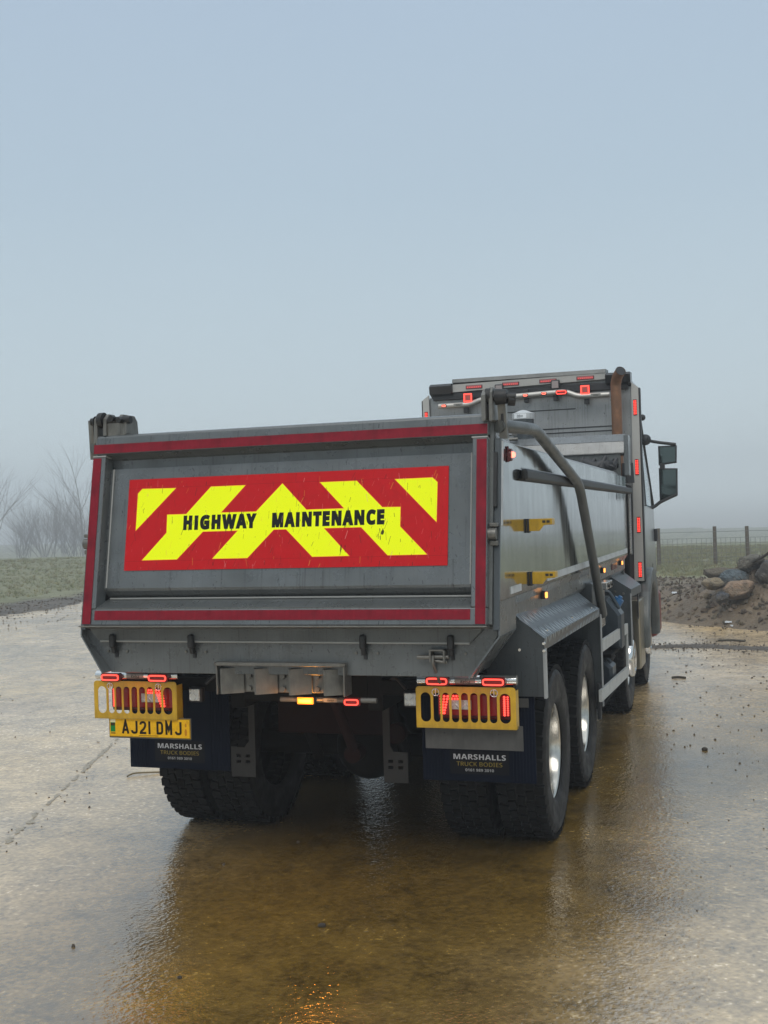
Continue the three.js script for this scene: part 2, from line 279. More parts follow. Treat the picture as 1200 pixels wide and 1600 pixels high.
// tailgate: its own plane leans forward at the top
const tg = part('tailgate', truck, [0, 1.4367, 1.483]); tg.rotation.x = -.1740;
{
  // outline profile (v up, z out) of the pressed sheet, pulled between the posts
  const prof = [[.965, 0], [.952, -.09], [.90, -.098], [.894, -.068], [.21, -.066], [.196, -.074], [.160, -.135], [.092, .0], [.085, -.002], [.085, -.03], [.13, -.16], [.92, -.16], [.965, -.05]];
  mb().extX(prof, -1.07, 1.07, .002).build('gate_panel', M.paint, tg);
  const f = mb();
  f.box(-1.15, 1.15, .962, 1.085, -.11, 0, .022);
  f.build('top_beam', M.paint, tg);
  mb().box(-1.15, 1.15, -.004, .088, -.10, 0, .008).build('bottom_beam', M.paint, tg);
  for (const s of S2) mb().box(s * 1.069, s * 1.150, .087, .956, -.10, .003, .008).build('gate_post', M.paint, tg);
  for (const s of S2) mb().box(s * 1.066, s * 1.15, .953, .961, -.06, .006, .002).build('post_cap', M.bead, tg);
  mb().box(-1.157, 1.157, -.014, -.006, -.09, .024, .002).build('edge_lip', M.steel, tg, 'thin lip with worn bright edge');
  const b = mb(); b.cyl([-1.05, .893, -.066], [-1.05, .212, -.064], .005, .005, 8); b.cyl([1.052, .893, -.066], [1.052, .212, -.064], .005, .005, 8); b.cyl([-1.05, .156, -.114], [1.06, .156, -.114], .006, .006, 8);
  b.each('weld_bead', M.bead, tg);
  // red reflective strips
  const strip = (x0, x1, y0, y1, z = .0035) => mb().box(x0, x1, y0, y1, z - .003, z, 0).build('reflective_strip', M.tape, tg);
  strip(-1.148, 1.148, .974, 1.026); strip(-1.072, 1.068, .026, .078);
  for (const s of S2) strip(s * 1.094, s * 1.146, .004, .946, .0065);
  // chevron sheet
  const CW = 1.874, CH = .52, X0 = -.943, Y0 = .308, PX = 1024;
  const t = canvasTex(2048, 568, (c, w, h) => {
    const k = w / CW, X = (x) => (x - X0) * k, Yy = (y) => h - (y - Y0) * h / CH;
    c.fillStyle = '#b80c14'; c.fillRect(0, 0, w, h);
    for (let i = 0; i < 500; i++) { c.fillStyle = `rgba(${rnd() > .5 ? '150,8,14' : '205,30,34'},${rr(.03, .12)})`; c.beginPath(); c.ellipse(rnd() * w, rnd() * h, rr(4, 60), rr(3, 26), rnd() * 3, 0, 7); c.fill(); }
    c.strokeStyle = 'rgba(90,5,8,.35)'; c.lineWidth = 2; c.strokeRect(0, Yy(.36), w, .1); c.strokeRect(0, Yy(.775), w * .9, .1);
    const poly = (P) => { c.beginPath(); P.forEach(([x, y], i) => i ? c.lineTo(X(x), Yy(y)) : c.moveTo(X(x), Yy(y))); c.closePath(); };
    const shapes = [
      [[-.883, .746], [-.857, .772], [-.647, .769], [-.883, .536]],
      [[.641, .768], [.844, .769], [.871, .744], [.869, .536]],
      [[-.428, .769], [-.221, .769], [-.361, .621], [-.149, .620], [0, .770], [.145, .621], [.362, .621], [.22, .768], [.427, .768], [.573, .621], [.673, .619], [.673, .516], [.82, .367], [.609, .367], [.459, .519], [.248, .519], [.395, .368], [.188, .367], [.032, .519], [-.04, .519], [-.189, .367], [-.397, .367], [-.252, .519], [-.464, .519], [-.615, .367], [-.831, .366], [-.688, .517], [-.690, .619], [-.572, .619]]];
    for (const P of shapes) { poly(P); c.lineJoin = 'miter'; c.lineWidth = 5; c.strokeStyle = '#ff9a30'; c.stroke(); c.fillStyle = '#f4ff00'; c.fill(); }
    c.save(); for (let i = 0; i < 240; i++) { c.fillStyle = `rgba(120,120,0,${rr(.04, .18)})`; c.beginPath(); c.ellipse(rnd() * w, rnd() * h, rr(1, 5), rr(1, 4), rnd() * 3, 0, 7); c.fill(); } c.restore();
    // lettering
    c.fillStyle = '#0e1310'; c.strokeStyle = '#0e1310'; c.textAlign = 'left'; c.textBaseline = 'alphabetic';
    const word = (s, x0, x1, yb, yt) => { const H = Yy(yb) - Yy(yt), fs = H / .714; c.font = `bold ${fs}px sans-serif`; const W = c.measureText(s).width; c.save(); c.translate(X(x0), Yy(yb)); c.scale((X(x1) - X(x0)) / W, 1); c.lineWidth = 12; c.lineJoin = 'miter'; let a = 0; for (const ch of s) { const w = c.measureText(ch).width; if (ch === 'I') c.fillRect(a + w * .5 - fs * .12, -H - 6, fs * .24, H + 12); else { c.save(); c.translate(a + w * .06, 0); c.scale(.88, 1); c.fillText(ch, 0, 0); c.strokeText(ch, 0, 0); c.restore(); } a += w; } c.restore(); };
    word('HIGHWAY', -.594, -.148, .5345, .6045); word('MAINTENANCE', -.060, .590, .5345, .6045);
    // scratches and chips
    for (let i = 0; i < 420; i++) { const x = rnd() * w, y = rnd() * h, L = rr(4, 50), a = rr(-.5, .25), d = rnd(); c.strokeStyle = d < .45 ? `rgba(30,30,12,${rr(.3, .85)})` : d < .8 ? `rgba(225,180,170,${rr(.25, .8)})` : `rgba(235,240,80,.6)`; c.lineWidth = rr(.6, 2.6); c.beginPath(); c.moveTo(x, y); c.lineTo(x + Math.sin(a) * L, y + Math.cos(a) * L); c.stroke(); }
    for (const [x, y] of [[-.55, .57], [-.21, .56], [.1, .57], [.38, .55], [.36, .42], [.31, .6], [.57, .49]]) for (let i = 0; i < 9; i++) { c.strokeStyle = `rgba(20,22,8,${rr(.4, .9)})`; c.lineWidth = rr(1, 3.5); const a = X(x) + rr(-16, 16), b = Yy(y) + rr(-26, 26); c.beginPath(); c.moveTo(a, b); c.lineTo(a + rr(-5, 5), b + rr(8, 36)); c.stroke(); }
    c.fillStyle = '#3a3a10'; c.beginPath(); c.ellipse(X(.578), Yy(.488), 9, 14, .3, 0, 7); c.fill();
  });
  mb().box(X0, X0 + CW, Y0, Y0 + CH, -.0655, -.0625, 0).build('chevron_sheet', M.tape, tg);
  decal('chevron_print', CW, CH, t, tg, [X0 + CW / 2, Y0 + CH / 2, -.0615], [0, 0, 0], { roughness: .5 }).userData.label = 'red and yellow chevron print with black HIGHWAY MAINTENANCE lettering';
}
// tailgate top pivots
for (const s of S2) {
  const x = s * 1.05, o = part('pivot_bracket', truck);
  const pl = mb();
  const ear = (xc, w, z0, h0, lo = 2.46) => pl.extX([[lo, z0 + .05], [lo, z0 - .09], [h0 - .03, z0 - .08], [h0, z0 - .05], [h0, z0 + .01], [h0 - .03, z0 + .045]], xc - w / 2, xc + w / 2, .003);
  if (s < 0) { ear(-1.145, .022, 1.25, 2.625); ear(-1.085, .022, 1.25, 2.625, 2.50); ear(-1.0, .022, 1.24, 2.62, 2.505); ear(-.96, .02, 1.24, 2.612, 2.505); pl.box(-1.09, -.955, 2.49, 2.60, 1.22, 1.285, .006); }
  else { ear(1.135, .022, 1.29, 2.62); ear(1.168, .02, 1.27, 2.635); }
  pl.each('bracket_plate', M.steel, o);
  const p = mb();
  if (s < 0) { p.cyl([-1.185, 2.585, 1.27], [-.93, 2.585, 1.27], .022); p.cyl([-1.185, 2.585, 1.27], [-1.158, 2.585, 1.27], .012, .032); p.cyl([-1.13, 2.59, 1.27], [-1.1, 2.59, 1.27], .045, .045); p.cyl([-1.03, 2.595, 1.285], [-1.03, 2.595, 1.32], .018, .018, 6); p.cyl([-.975, 2.58, 1.285], [-.975, 2.58, 1.33], .016, .016, 6); }
  else { p.cyl([1.115, 2.585, 1.28], [1.29, 2.58, 1.26], .02); p.cyl([1.14, 2.59, 1.28], [1.165, 2.59, 1.28], .04); p.cyl([1.185, 2.585, 1.26], [1.245, 2.585, 1.26], .042, .038); p.cyl([1.25, 2.565, 1.26], [1.285, 2.56, 1.25], .03, .026, 6); }
  p.each('pivot_pin', M.darkSteel, o);
}
// rear corner posts of the body
for (const s of S2) {
  const o = part('corner_post', truck);
  const zE = (y) => 1.205 + (2.36 - y) * .185; // rear edge of the side
  const bar = (x0, x1, y0, y1, dz, t, m, n) => mb().quad([s * x0, y0, zE(y0) + dz], [s * x1, y0, zE(y0) + dz], [s * x1, y1, zE(y1) + dz], [s * x0, y1, zE(y1) + dz], t).build(n, m, o);
  bar(1.150, 1.168, 1.43, 2.62, .035, .05, M.paintDull, 'post_bar'); bar(1.170, 1.200, 1.40, 2.37, .012, .05, M.fender, 'post_channel');
  bar(1.158, 1.186, 2.02, 2.30, .045, .03, M.darkSteel, 'seal_strip');
  mb().quad([s * 1.190, 2.375, 1.20], [s * 1.232, 2.375, 1.20], [s * 1.228, 2.60, 1.22], [s * 1.190, 2.60, 1.24], .04).build('post_head', M.steel, o);
  mb().box(s * 1.205, s * 1.217, 2.41, 2.50, 1.226, 1.236, .002).build('slot', M.black, o);
  const h = mb(); h.cyl([s * 1.132, 1.885, 1.365], [s * 1.19, 1.885, 1.365], .030); h.box(s * 1.155, s * 1.195, 1.825, 1.85, 1.32, 1.37); h.box(s * 1.155, s * 1.195, 1.92, 1.94, 1.32, 1.37); h.each('hinge', M.steel, o);
}
// body shell
const body = part('tipper_body', truck);
{
  const zE = (y) => 1.235 + (2.36 - y) * .185;
  for (const s of S2) {
    const X = (x) => s * x;
    const side = mb();
    side.quad([X(1.198), 1.545, zE(1.545)], [X(1.198), 2.36, zE(2.36)], [X(1.198), 2.34, -4.95], [X(1.198), 1.545, -4.95], .008);
    side.build('side_panel', M.polish, body, 'polished side sheet mirroring the yard');
    const low = mb();
    low.quad([X(1.199), 1.372, zE(1.372)], [X(1.199), 1.5435, zE(1.5435)], [X(1.199), 1.5435, 1.0], [X(1.199), 1.372, 1.0], .008);
    low.quad([X(1.199), 1.370, zE(1.37)], [X(1.199), 1.370, 1.0], [X(1.045), 1.165, 1.0], [X(1.045), 1.165, zE(1.165)], .008);
    low.quad([X(1.198), 1.543, 1.0], [X(1.198), 1.543, -4.95], [X(1.165), 1.49, -4.95], [X(1.165), 1.49, 1.0], .006);
    low.quad([X(1.165), 1.489, 1.0], [X(1.165), 1.489, -4.95], [X(1.165), 1.40, -4.95], [X(1.165), 1.40, 1.0], .006);
    low.quad([X(1.165), 1.40, 1.0], [X(1.165), 1.40, -4.95], [X(.98), 1.20, -4.95], [X(.98), 1.20, 1.0], .006);
    low.each('lower_side', M.paint, body);
    const lip = mb();
    lip.quad([X(1.205), 2.232, .72], [X(1.205), 2.232, -5.0], [X(1.10), 2.395, -5.0], [X(1.10), 2.385, .40], .006);
    lip.quad([X(1.100), 2.392, 1.20], [X(1.100), 2.396, -5.0], [X(1.03), 2.37, -5.0], [X(1.03), 2.37, 1.20], .006);
    lip.quad([X(1.196), 2.345, 1.215], [X(1.196), 2.300, .42], [X(1.10), 2.385, .42], [X(1.16), 2.400, 1.215], .006);
    lip.each('top_capping', M.capping, body);
    mb().box(X(1.203), X(1.245), 2.168, 2.232, -5.2, .76, .018).build('side_rail', M.darkSteel, body, 'dark tube running along the side below the top edge');
    mb().box(X(1.203), X(1.2055), 1.562, 1.606, -4.88, -.02, 0).build('marking_tape', M.white, body); mb().box(X(1.203), X(1.2055), 1.562, 1.600, .83, 1.12, 0).build('marking_tape', M.white, body);
    mb().quad([X(1.204), 1.925, zE(1.925) - .005], [X(1.204), 2.36, zE(2.36) - .005], [X(1.204), 2.36, zE(2.36) - .045], [X(1.204), 1.925, zE(1.925) - .045], .002).build('marking_tape', M.white, body);
    const inn = mb(); inn.quad([X(1.02), 1.25, 1.15], [X(1.02), 2.37, 1.1], [X(1.02), 2.37, -4.95], [X(1.02), 1.25, -4.95], .006); inn.build('inner_side', M.steel, body);
    // folding yellow steps on the side
    for (const [y, z] of [[1.918, .60], [1.615, .55]]) {
      const st = mb(); st.ext([[1.2, y + .03], [1.348, y + .034], [1.348, y + .002], [1.30, y - .004], [1.275, y - .035], [1.2, y - .035]].map(([a, b]) => [s * a, b]), .012, new THREE.Matrix4().makeTranslation(0, 0, z), .002);
      st.box(X(1.205), X(1.345), y - .002, y + .034, z - .10, z); 
      const o = st.build('step_bracket', M.yellow, body, 'yellow folding step bracket');
      const d = mb(); for (const xx of [1.302, 1.326]) d.box(X(xx - .009), X(xx + .009), y + .010, y + .024, z + .0125, z + .0165, .001); d.box(X(1.203), X(1.218), y - .045, y + .035, z - .03, z + .02); d.each('step_slot', M.black, o);
    }
    for (const z of [.03, -2.93, -4.38]) { mb().box(X(1.168), X(1.196), 1.455, 1.505, z - .02, z + .015).build('marker_housing', M.black, body); mb().box(X(1.197), X(1.21), 1.462, 1.498, z - .012, z + .018, .004).build('marker_lamp', M.amberSmall, body); }
    mb().box(X(1.168), X(1.176), 1.44, 1.50, -4.15, -3.75).build('reflector', M.lensDark, body);
    // round lamp high on the rear of the side
    const rl = mb(); rl.cyl([X(1.203), 2.295, 1.075], [X(1.225), 2.295, 1.075], .036, .032); rl.box(X(1.203), X(1.212), 2.255, 2.34, 1.085, 1.11); rl.each('lamp_mount', M.lensDark, body);
    mb().cyl([X(1.225), 2.295, 1.075], [X(1.232), 2.295, 1.082], .017, .015).build('marker_lamp', M.ledHot, body);
  }
  // headboard, floor
  mb().box(-1.15, 1.15, 1.2, 2.60, -5.06, -5.0).build('headboard', M.paintDull, body);
  const hb = mb(); hb.quad([-1.16, 2.60, -4.98], [1.19, 2.60, -4.98], [1.19, 2.715, -5.03], [-1.16, 2.715, -5.03], .006); hb.quad([-1.16, 2.718, -5.03], [1.19, 2.718, -5.03], [1.19, 2.80, -5.16], [-1.16, 2.80, -5.16], .006); hb.quad([-1.16, 2.597, -4.98], [1.19, 2.597, -4.98], [1.19, 2.57, -5.04], [-1.16, 2.57, -5.04], .006); hb.box(1.19, 1.235, 2.36, 2.78, -5.2, -5.0); hb.box(-1.235, -1.19, 2.36, 2.78, -5.2, -5.0);
  hb.each('headboard_flange', M.paint, body);
  mb().box(-1.0, 1.0, 1.19, 1.25, -4.95, 1.2).build('body_floor', M.paintDull, body);
  const rl = []; for (let i = 0; i <= 30; i++) rl.push([lerp(-.9, 1.12, i / 30), 2.475 + .022 * Math.sin(i * 2.3) + .012 * Math.sin(i * 5.1), -4.86 + .02 * Math.sin(i * 1.7)]);
  const tp = mb(); tp.tube(rl, .055, 10, 3); for (let i = 0; i < 7; i++) tp.cyl([lerp(.4, 1.08, i / 6), 2.44, -4.84], [lerp(.4, 1.08, i / 6) + .05, 2.55 + .02 * Math.sin(i * 3), -4.87], .05, .02, 7); tp.build('tarpaulin', M.black, body, 'black sheeting rolled up at the headboard');
  const hose = []; for (let i = 0; i <= 420; i++) { const a = i * .75; hose.push(V(1.222 + .014 * Math.cos(a), 2.16 - i / 420 * .62, -5.06 + .022 * Math.sin(a))); }
  mb().add(new THREE.TubeGeometry(new THREE.CatmullRomCurve3(hose), 1200, .004, 5)).build('coiled_hose', M.alu, body);
}
// ram behind the headboard
{
  const o = part('hydraulic_ram', truck);
  mb().cyl([.08, 1.2, -5.35], [.08, 3.05, -5.35], .115, .115, 28).build('ram_tube', M.fender, o);
  mb().lathe([[0, 3.135], [.03, 3.13], [.118, 3.095], [.122, 3.09], [.122, 3.03], [.115, 3.025]], new THREE.Matrix4().makeTranslation(.08, 0, -5.35), 32).build('ram_cap', M.white, o, 'white cap');
  const t = canvasTex(512, 96, (c, w, h) => { c.fillStyle = '#e2e5e6'; c.fillRect(0, 0, w, h); c.fillStyle = '#101828'; c.font = 'italic bold 84px sans-serif'; c.textAlign = 'center'; c.fillText('Edbro', w / 2, 80); });
  const g = new THREE.CylinderGeometry(.1235, .1235, .05, 20, 1, true, -.75, 1.2), d = new THREE.Mesh(g, new THREE.MeshStandardMaterial({ map: t, roughness: .4 })); d.name = 'cap_print'; d.position.set(.08, 3.06, -5.35); o.add(d);
  const v = mb(); v.cyl([.02, 2.84, -5.12], [.02, 2.87, -5.12], .03); v.cyl([-.03, 2.8, -5.1], [.06, 2.8, -5.1], .02); v.cyl([-.01, 2.89, -5.1], [.05, 2.89, -5.12], .014); v.each('valve', M.steel, o);
}
// sheeting arm
{
  const o = part('sheeting_arm', truck);
  mb().bent([[1.19, 2.437, 1.23], [1.255, 2.44, 1.05], [1.27, 2.456, .62], [1.28, 2.18, -1.0], [1.28, 1.17, -2.11]], .034, .14).build('arm_tube', M.paintDull, o);
  const b = mb(); b.box(1.24, 1.31, 1.36, 1.42, -2.55, -2.18, .006); b.box(1.22, 1.25, 1.05, 1.4, -2.5, -2.2); b.each('arm_pivot', M.alu, o);
  const k = mb(); for (const [y, z] of [[1.39, -2.25], [1.39, -2.48]]) k.cyl([1.31, y, z], [1.325, y, z], .014); k.each('bolt', M.darkSteel, o);
  mb().bent([[-1.19, 2.437, 1.23], [-1.255, 2.44, 1.05], [-1.27, 2.456, .62], [-1.28, 2.18, -1.0], [-1.28, 1.17, -2.11]], .034, .14).build('arm_tube', M.paintDull, o);
}
// rear apron under the tailgate
{
  const o = part('rear_apron', truck);
  mb().ext([[-1.195, 1.43], [-1.195, 1.368], [-1.045, 1.158], [1.06, 1.158], [1.182, 1.372], [1.182, 1.43]], .012, new THREE.Matrix4().makeTranslation(0, 0, 1.348), .003).build('apron_plate', M.paint, o);
  mb().ext([[-1.18, 1.432], [-1.10, 1.342], [1.045, 1.338], [1.105, 1.395], [1.12, 1.432]], .03, new THREE.Matrix4().makeTranslation(0, 0, 1.364), .004).build('floor_edge', M.paintDull, o);
  mb().cyl([-1.09, 1.338, 1.392], [1.04, 1.334, 1.392], .006, .006, 8).each('weld_bead', M.bead, o);
  for (const x of [-1.005, -.518, .474, .945]) {
    const h = mb(); h.box(x - .017, x + .017, 1.30, 1.378, 1.37, 1.425, .012); h.box(x - .012, x + .012, 1.27, 1.33, 1.375, 1.41, .008, [.25, 0, 0]); h.each('lock_claw', M.darkSteel, o);
    mb().box(x - .009, x + .009, 1.245, 1.285, 1.362, 1.372, .001).build('claw_slot', M.black, o);
    const b = mb(); for (const d of [-.052, .068]) b.cyl([x + d, 1.278, 1.358], [x + d, 1.278, 1.372], .0085, .0075, 10); b.each('bolt', M.steel, o);
  }
  const l = mb(); l.cyl([.765, 1.263, 1.40], [.845, 1.263, 1.40], .011); l.box(.832, .842, 1.24, 1.305, 1.36, 1.42, .003); l.box(.905, .915, 1.235, 1.305, 1.36, 1.42, .003); l.box(.835, .915, 1.296, 1.305, 1.365, 1.42, .003); l.cyl([.845, 1.265, 1.395], [.93, 1.265, 1.395], .010); l.cyl([.845, 1.245, 1.39], [.92, 1.237, 1.39], .008); l.bent([[.85, 1.27, 1.405], [.848, 1.235, 1.41], [.854, 1.12, 1.30]], .009, .02, 8);
  l.each('latch', M.steel, o);
}
// centre bumper block
{
  const o = part('towing_bumper', truck);
  const z = 1.41;
  mb().ext([[-.382, z - .14], [-.382, z + .0], [-.36, z + .02], [.35, z + .02], [.372, z], [.372, z - .14]].map(([a, b]) => [a, -b]), .012, new THREE.Matrix4().makeRotationX(-Math.PI / 2).setPosition(0, 1.214, 0).multiply(new THREE.Matrix4().makeScale(1, 1, 1)), .003).build('top_plate', M.steel, o);
  mb().box(-.37, .36, 1.052, 1.213, z - .13, z - .112).build('back_plate', M.steel, o);
  for (const s of S2) mb().box(s * .366 - .006, s * .366 + .004, 1.052, 1.213, z - .11, z + .002).build('end_plate', M.steel, o);
  for (const [a, b] of [[-.345, -.242], [-.145, -.045], [.055, .153], [.253, .352]]) {
    const g = mb(); g.quad([a, 1.054, z - .012], [b, 1.054, z - .078], [b, 1.192, z - .078], [a, 1.192, z - .012], .012); g.quad([a, 1.054, z - .012], [a, 1.192, z - .012], [a - .03, 1.192, z - .1], [a - .03, 1.054, z - .1], .012); g.each('gusset', M.steel, o);
  }
  for (const x of [-.21, -.012, .186]) { mb().box(x - .033, x + .033, 1.056, 1.19, z - .1, z - .085).build('bolt_plate', M.steel, o); const b = mb(); b.cyl([x, 1.148, z - .09], [x, 1.148, z - .066], .019, .017, 6); b.cyl([x, 1.078, z - .09], [x, 1.078, z - .068], .017, .015, 6); b.each('bolt', M.steel, o); }
}
// lamps: a red oval with a bright ring
function ovalLamp(parent, x, y, z, w, h, ringM = M.ledRed, lens = M.lensRed, ry = 0) {
  const o = part('marker_lamp', parent, [x, y, z]); o.rotation.y = ry;
  const rounded = (w, h, r) => { const s = []; for (const [cx, cy, a0] of [[w / 2 - r, h / 2 - r, 0], [-w / 2 + r, h / 2 - r, 1], [-w / 2 + r, -h / 2 + r, 2], [w / 2 - r, -h / 2 + r, 3]]) for (let k = 0; k <= 5; k++) { const a = (a0 + k / 5) * Math.PI / 2; s.push([cx + r * Math.cos(a), cy + r * Math.sin(a)]); } return s; };
  mb().ext(rounded(w + .016, h + .016, h * .38), .02, new THREE.Matrix4().makeTranslation(0, 0, -.022), .002).build('lamp_housing', M.lensDark, o);
  mb().ext(rounded(w, h, h * .36), .006, new THREE.Matrix4().makeTranslation(0, 0, -.001), .002).build('lamp_lens', lens, o);
  const P = rounded(w - h * .2, h * .82, h * .3).map(([a, b]) => V(a, b, .007));
  mb().add(new THREE.TubeGeometry(new THREE.CatmullRomCurve3(P, true), 48, Math.min(.006, h * .14), 6, true)).build('lamp_glow', ringM, o);
  return o;
}
function pl(x, y, z, c, k, r = 1) { const l = new THREE.PointLight(col(...c), k); l.position.set(x, y, z); l.castShadow = true; l.shadow.radius = r; scene.add(l); }
const word = (t, c1, bg) => canvasTex(256, 64, (c, w, h) => { c.fillStyle = bg; c.fillRect(0, 0, w, h); c.fillStyle = c1; c.font = 'italic bold 50px sans-serif'; c.textAlign = 'center'; c.fillText(t, w / 2, 50); });
const barWord = word('Kelsa', '#14120f', '#8d8a83');
// light clusters behind yellow guards
for (const s of S2) {
  const o = part('rear_light_unit', truck), cx = s < 0 ? -.968 : .972, z = 1.24;
  mb().cyl([cx - .26, 1.120, 1.215], [cx + .27, 1.126, 1.215], .026, .026, 24).build('lamp_bar', M.chrome, o);
  { const g = new THREE.CylinderGeometry(.0265, .0265, .11, 12, 1, true, -.9, 1.4); g.rotateZ(Math.PI / 2); g.rotateX(0); const uv = g.attributes.uv; for (let i = 0; i < uv.count; i++) { const a = uv.getX(i), b = uv.getY(i); uv.setXY(i, 1 - b, a); } const d = new THREE.Mesh(g, new THREE.MeshStandardMaterial({ map: barWord, roughness: .35, metalness: .5 })); d.name = 'bar_print'; d.position.set(cx + .0, 1.123, 1.215); o.add(d); }
  for (const dx of s < 0 ? [-.146, .158] : [-.145, .155]) { const x = cx + dx; ovalLamp(o, x, s < 0 ? 1.114 : 1.121, 1.262, .112, .033); }
  // guard
  const W = .533, H = .214, x0 = cx - W / 2, y0 = .878, holes = [];
  const fr = [[.048, .150], [.177, .246], [.268, .338], [.362, .435], [.459, .527], [.551, .623], [.645, .718], [.741, .814], [.841, .947]];
  for (const [a, b] of fr) { const w = (b - a) * W, r = w / 2, xc = x0 + (a + b) / 2 * W, ya = y0 + H * .13 + r, yb = y0 + H * .85 - r, p = new THREE.Path(); p.absarc(xc, yb, r, 0, Math.PI); p.absarc(xc, ya, r, Math.PI, Math.PI * 2); p.closePath(); holes.push(p); }
  const rc = .018, outl = []; for (const [X, Yc, a0] of [[x0 + W - rc, y0 + H - rc, 0], [x0 + rc, y0 + H - rc, 1]]) for (let k = 0; k <= 5; k++) { const a = (a0 + k / 5) * Math.PI / 2; outl.push([X + rc * Math.cos(a), Yc + rc * Math.sin(a)]); } outl.push([x0, y0], [x0 + W, y0]);
  const gd = mb().ext(outl, .003, new THREE.Matrix4().makeTranslation(0, 0, 1.243), .001, holes);
  gd.box(x0, x0 + W, y0 - .004, y0 - .0005, 1.17, 1.246, .001); gd.box(x0 + W - .003, x0 + W, y0, y0 + H - .02, 1.175, 1.2425, .001);
  gd.build('lamp_guard', M.yellow, o, 'yellow slotted guard');
  for (const f of [.205, .79]) { const g = mb(); g.add(new THREE.TorusGeometry(.0185, .0022, 6, 20), new THREE.Matrix4().makeTranslation(x0 + f * W, y0 + H * .86, 1.252)); g.cyl([x0 + f * W, y0 + H * .78, 1.251], [x0 + f * W, y0 + H * .96, 1.251], .003, .003, 6); g.build('clip_ring', M.chrome, o); }
  // lamp body behind
  const u = s < 0 ? -1 : 1, lx0 = s < 0 ? x0 + .17 * W : x0 + .2 * W, lx1 = s < 0 ? x0 + .96 * W : x0 + .96 * W;
  mb().box(lx0, lx1, .915, 1.055, 1.12, 1.20, .01).build('lamp_housing', M.lensDark, o);
  mb().box(lx0 + .004, lx1 - .004, .935, 1.048, 1.2005, 1.212, .006).build('lamp_lens', M.lensRed, o);
  const c0 = s < 0 ? x0 + .545 * W : x0 + .32 * W; mb().box(c0, c0 + .12, .968, 1.018, 1.2125, 1.217, .004).build('reversing_lens', M.lensClear, o);
  // glowing rows: a curved cluster inside, a vertical strip outside
  const dots = mb(), inner = s < 0 ? x0 + .80 * W : x0 + .235 * W, dir = s < 0 ? -1 : 1;
  const B = (x, y, r) => dots.at(new THREE.SphereGeometry(r, 8, 6), x, y, 1.216);
  for (let k = 0; k < 7; k++) for (let r = 0; r < 3; r++) { const t = k / 6; B(inner + (s < 0 ? 1 : -1) * 0 + dir * (.002 + r * .019 * (1 - t * .55)) + (s < 0 ? .012 * t : .0), 1.036 - t * .088, .0062); }
  for (let k = 0; k < 4; k++) { B(inner + dir * (.055 + k * .016), 1.038, .006); B(inner + dir * (.05 + k * .014), 1.024, .0055); }
  dots.build('lamp_glow', M.ledRed, o, undefined, 'stuff');
  const st = mb(), sx = s < 0 ? x0 + .212 * W : x0 + .875 * W; for (let k = 0; k < 9; k++) { st.at(new THREE.SphereGeometry(.0065, 8, 6), sx, .945 + k * .0115, 1.216); if (s > 0) st.at(new THREE.SphereGeometry(.005, 8, 6), sx + .018, .945 + k * .0115, 1.216); }
  st.build('lamp_glow', M.ledRed, o, undefined, 'stuff');
  mb().box(s * .46, s * 1.2, 1.02, 1.10, 1.04, 1.11).build('cross_arm', M.chassis, o);
  const wx = s < 0 ? -.616 : .659; mb().box(wx - .042, wx + .042, .968, 1.055, 1.14, 1.19, .012).build('work_lamp_housing', M.black, o); mb().box(wx - .033, wx + .033, .978, 1.046, 1.19, 1.198, .008).build('work_lamp_lens', M.lensClear, o);
}
pl(-.97, 1.05, 1.34, [1, .06, .03], .008, 2); pl(.97, 1.05, 1.34, [1, .06, .03], .008, 2);
// centre lamp bar
{
  const o = part('centre_lamp_bar', truck);
  mb().cyl([-.05, 1.013, 1.28], [.5, 1.016, 1.28], .014, .014, 14).build('lamp_bar', M.steel, o);
  decal('bar_print', .075, .02, barWord, o, [.243, 1.015, 1.296], [0, 0, 0], { roughness: .5 });
  const a = part('amber_lamp', o, [.107, 1.013, 1.31]); mb().box(-.052, .052, -.02, .02, -.02, 0, .006).build('lamp_housing', M.black, a); mb().box(-.047, .047, -.018, .018, .001, .010, .008).build('lamp_lens', M.amberEdge, a); mb().box(-.036, .036, -.008, .008, .0105, .014, .003).build('lamp_glow', M.amber, a);
  ovalLamp(o, .366, 1.009, 1.302, .08, .03);
  pl(.107, 1.008, 1.36, [1, .36, .04], .18, 2);
}
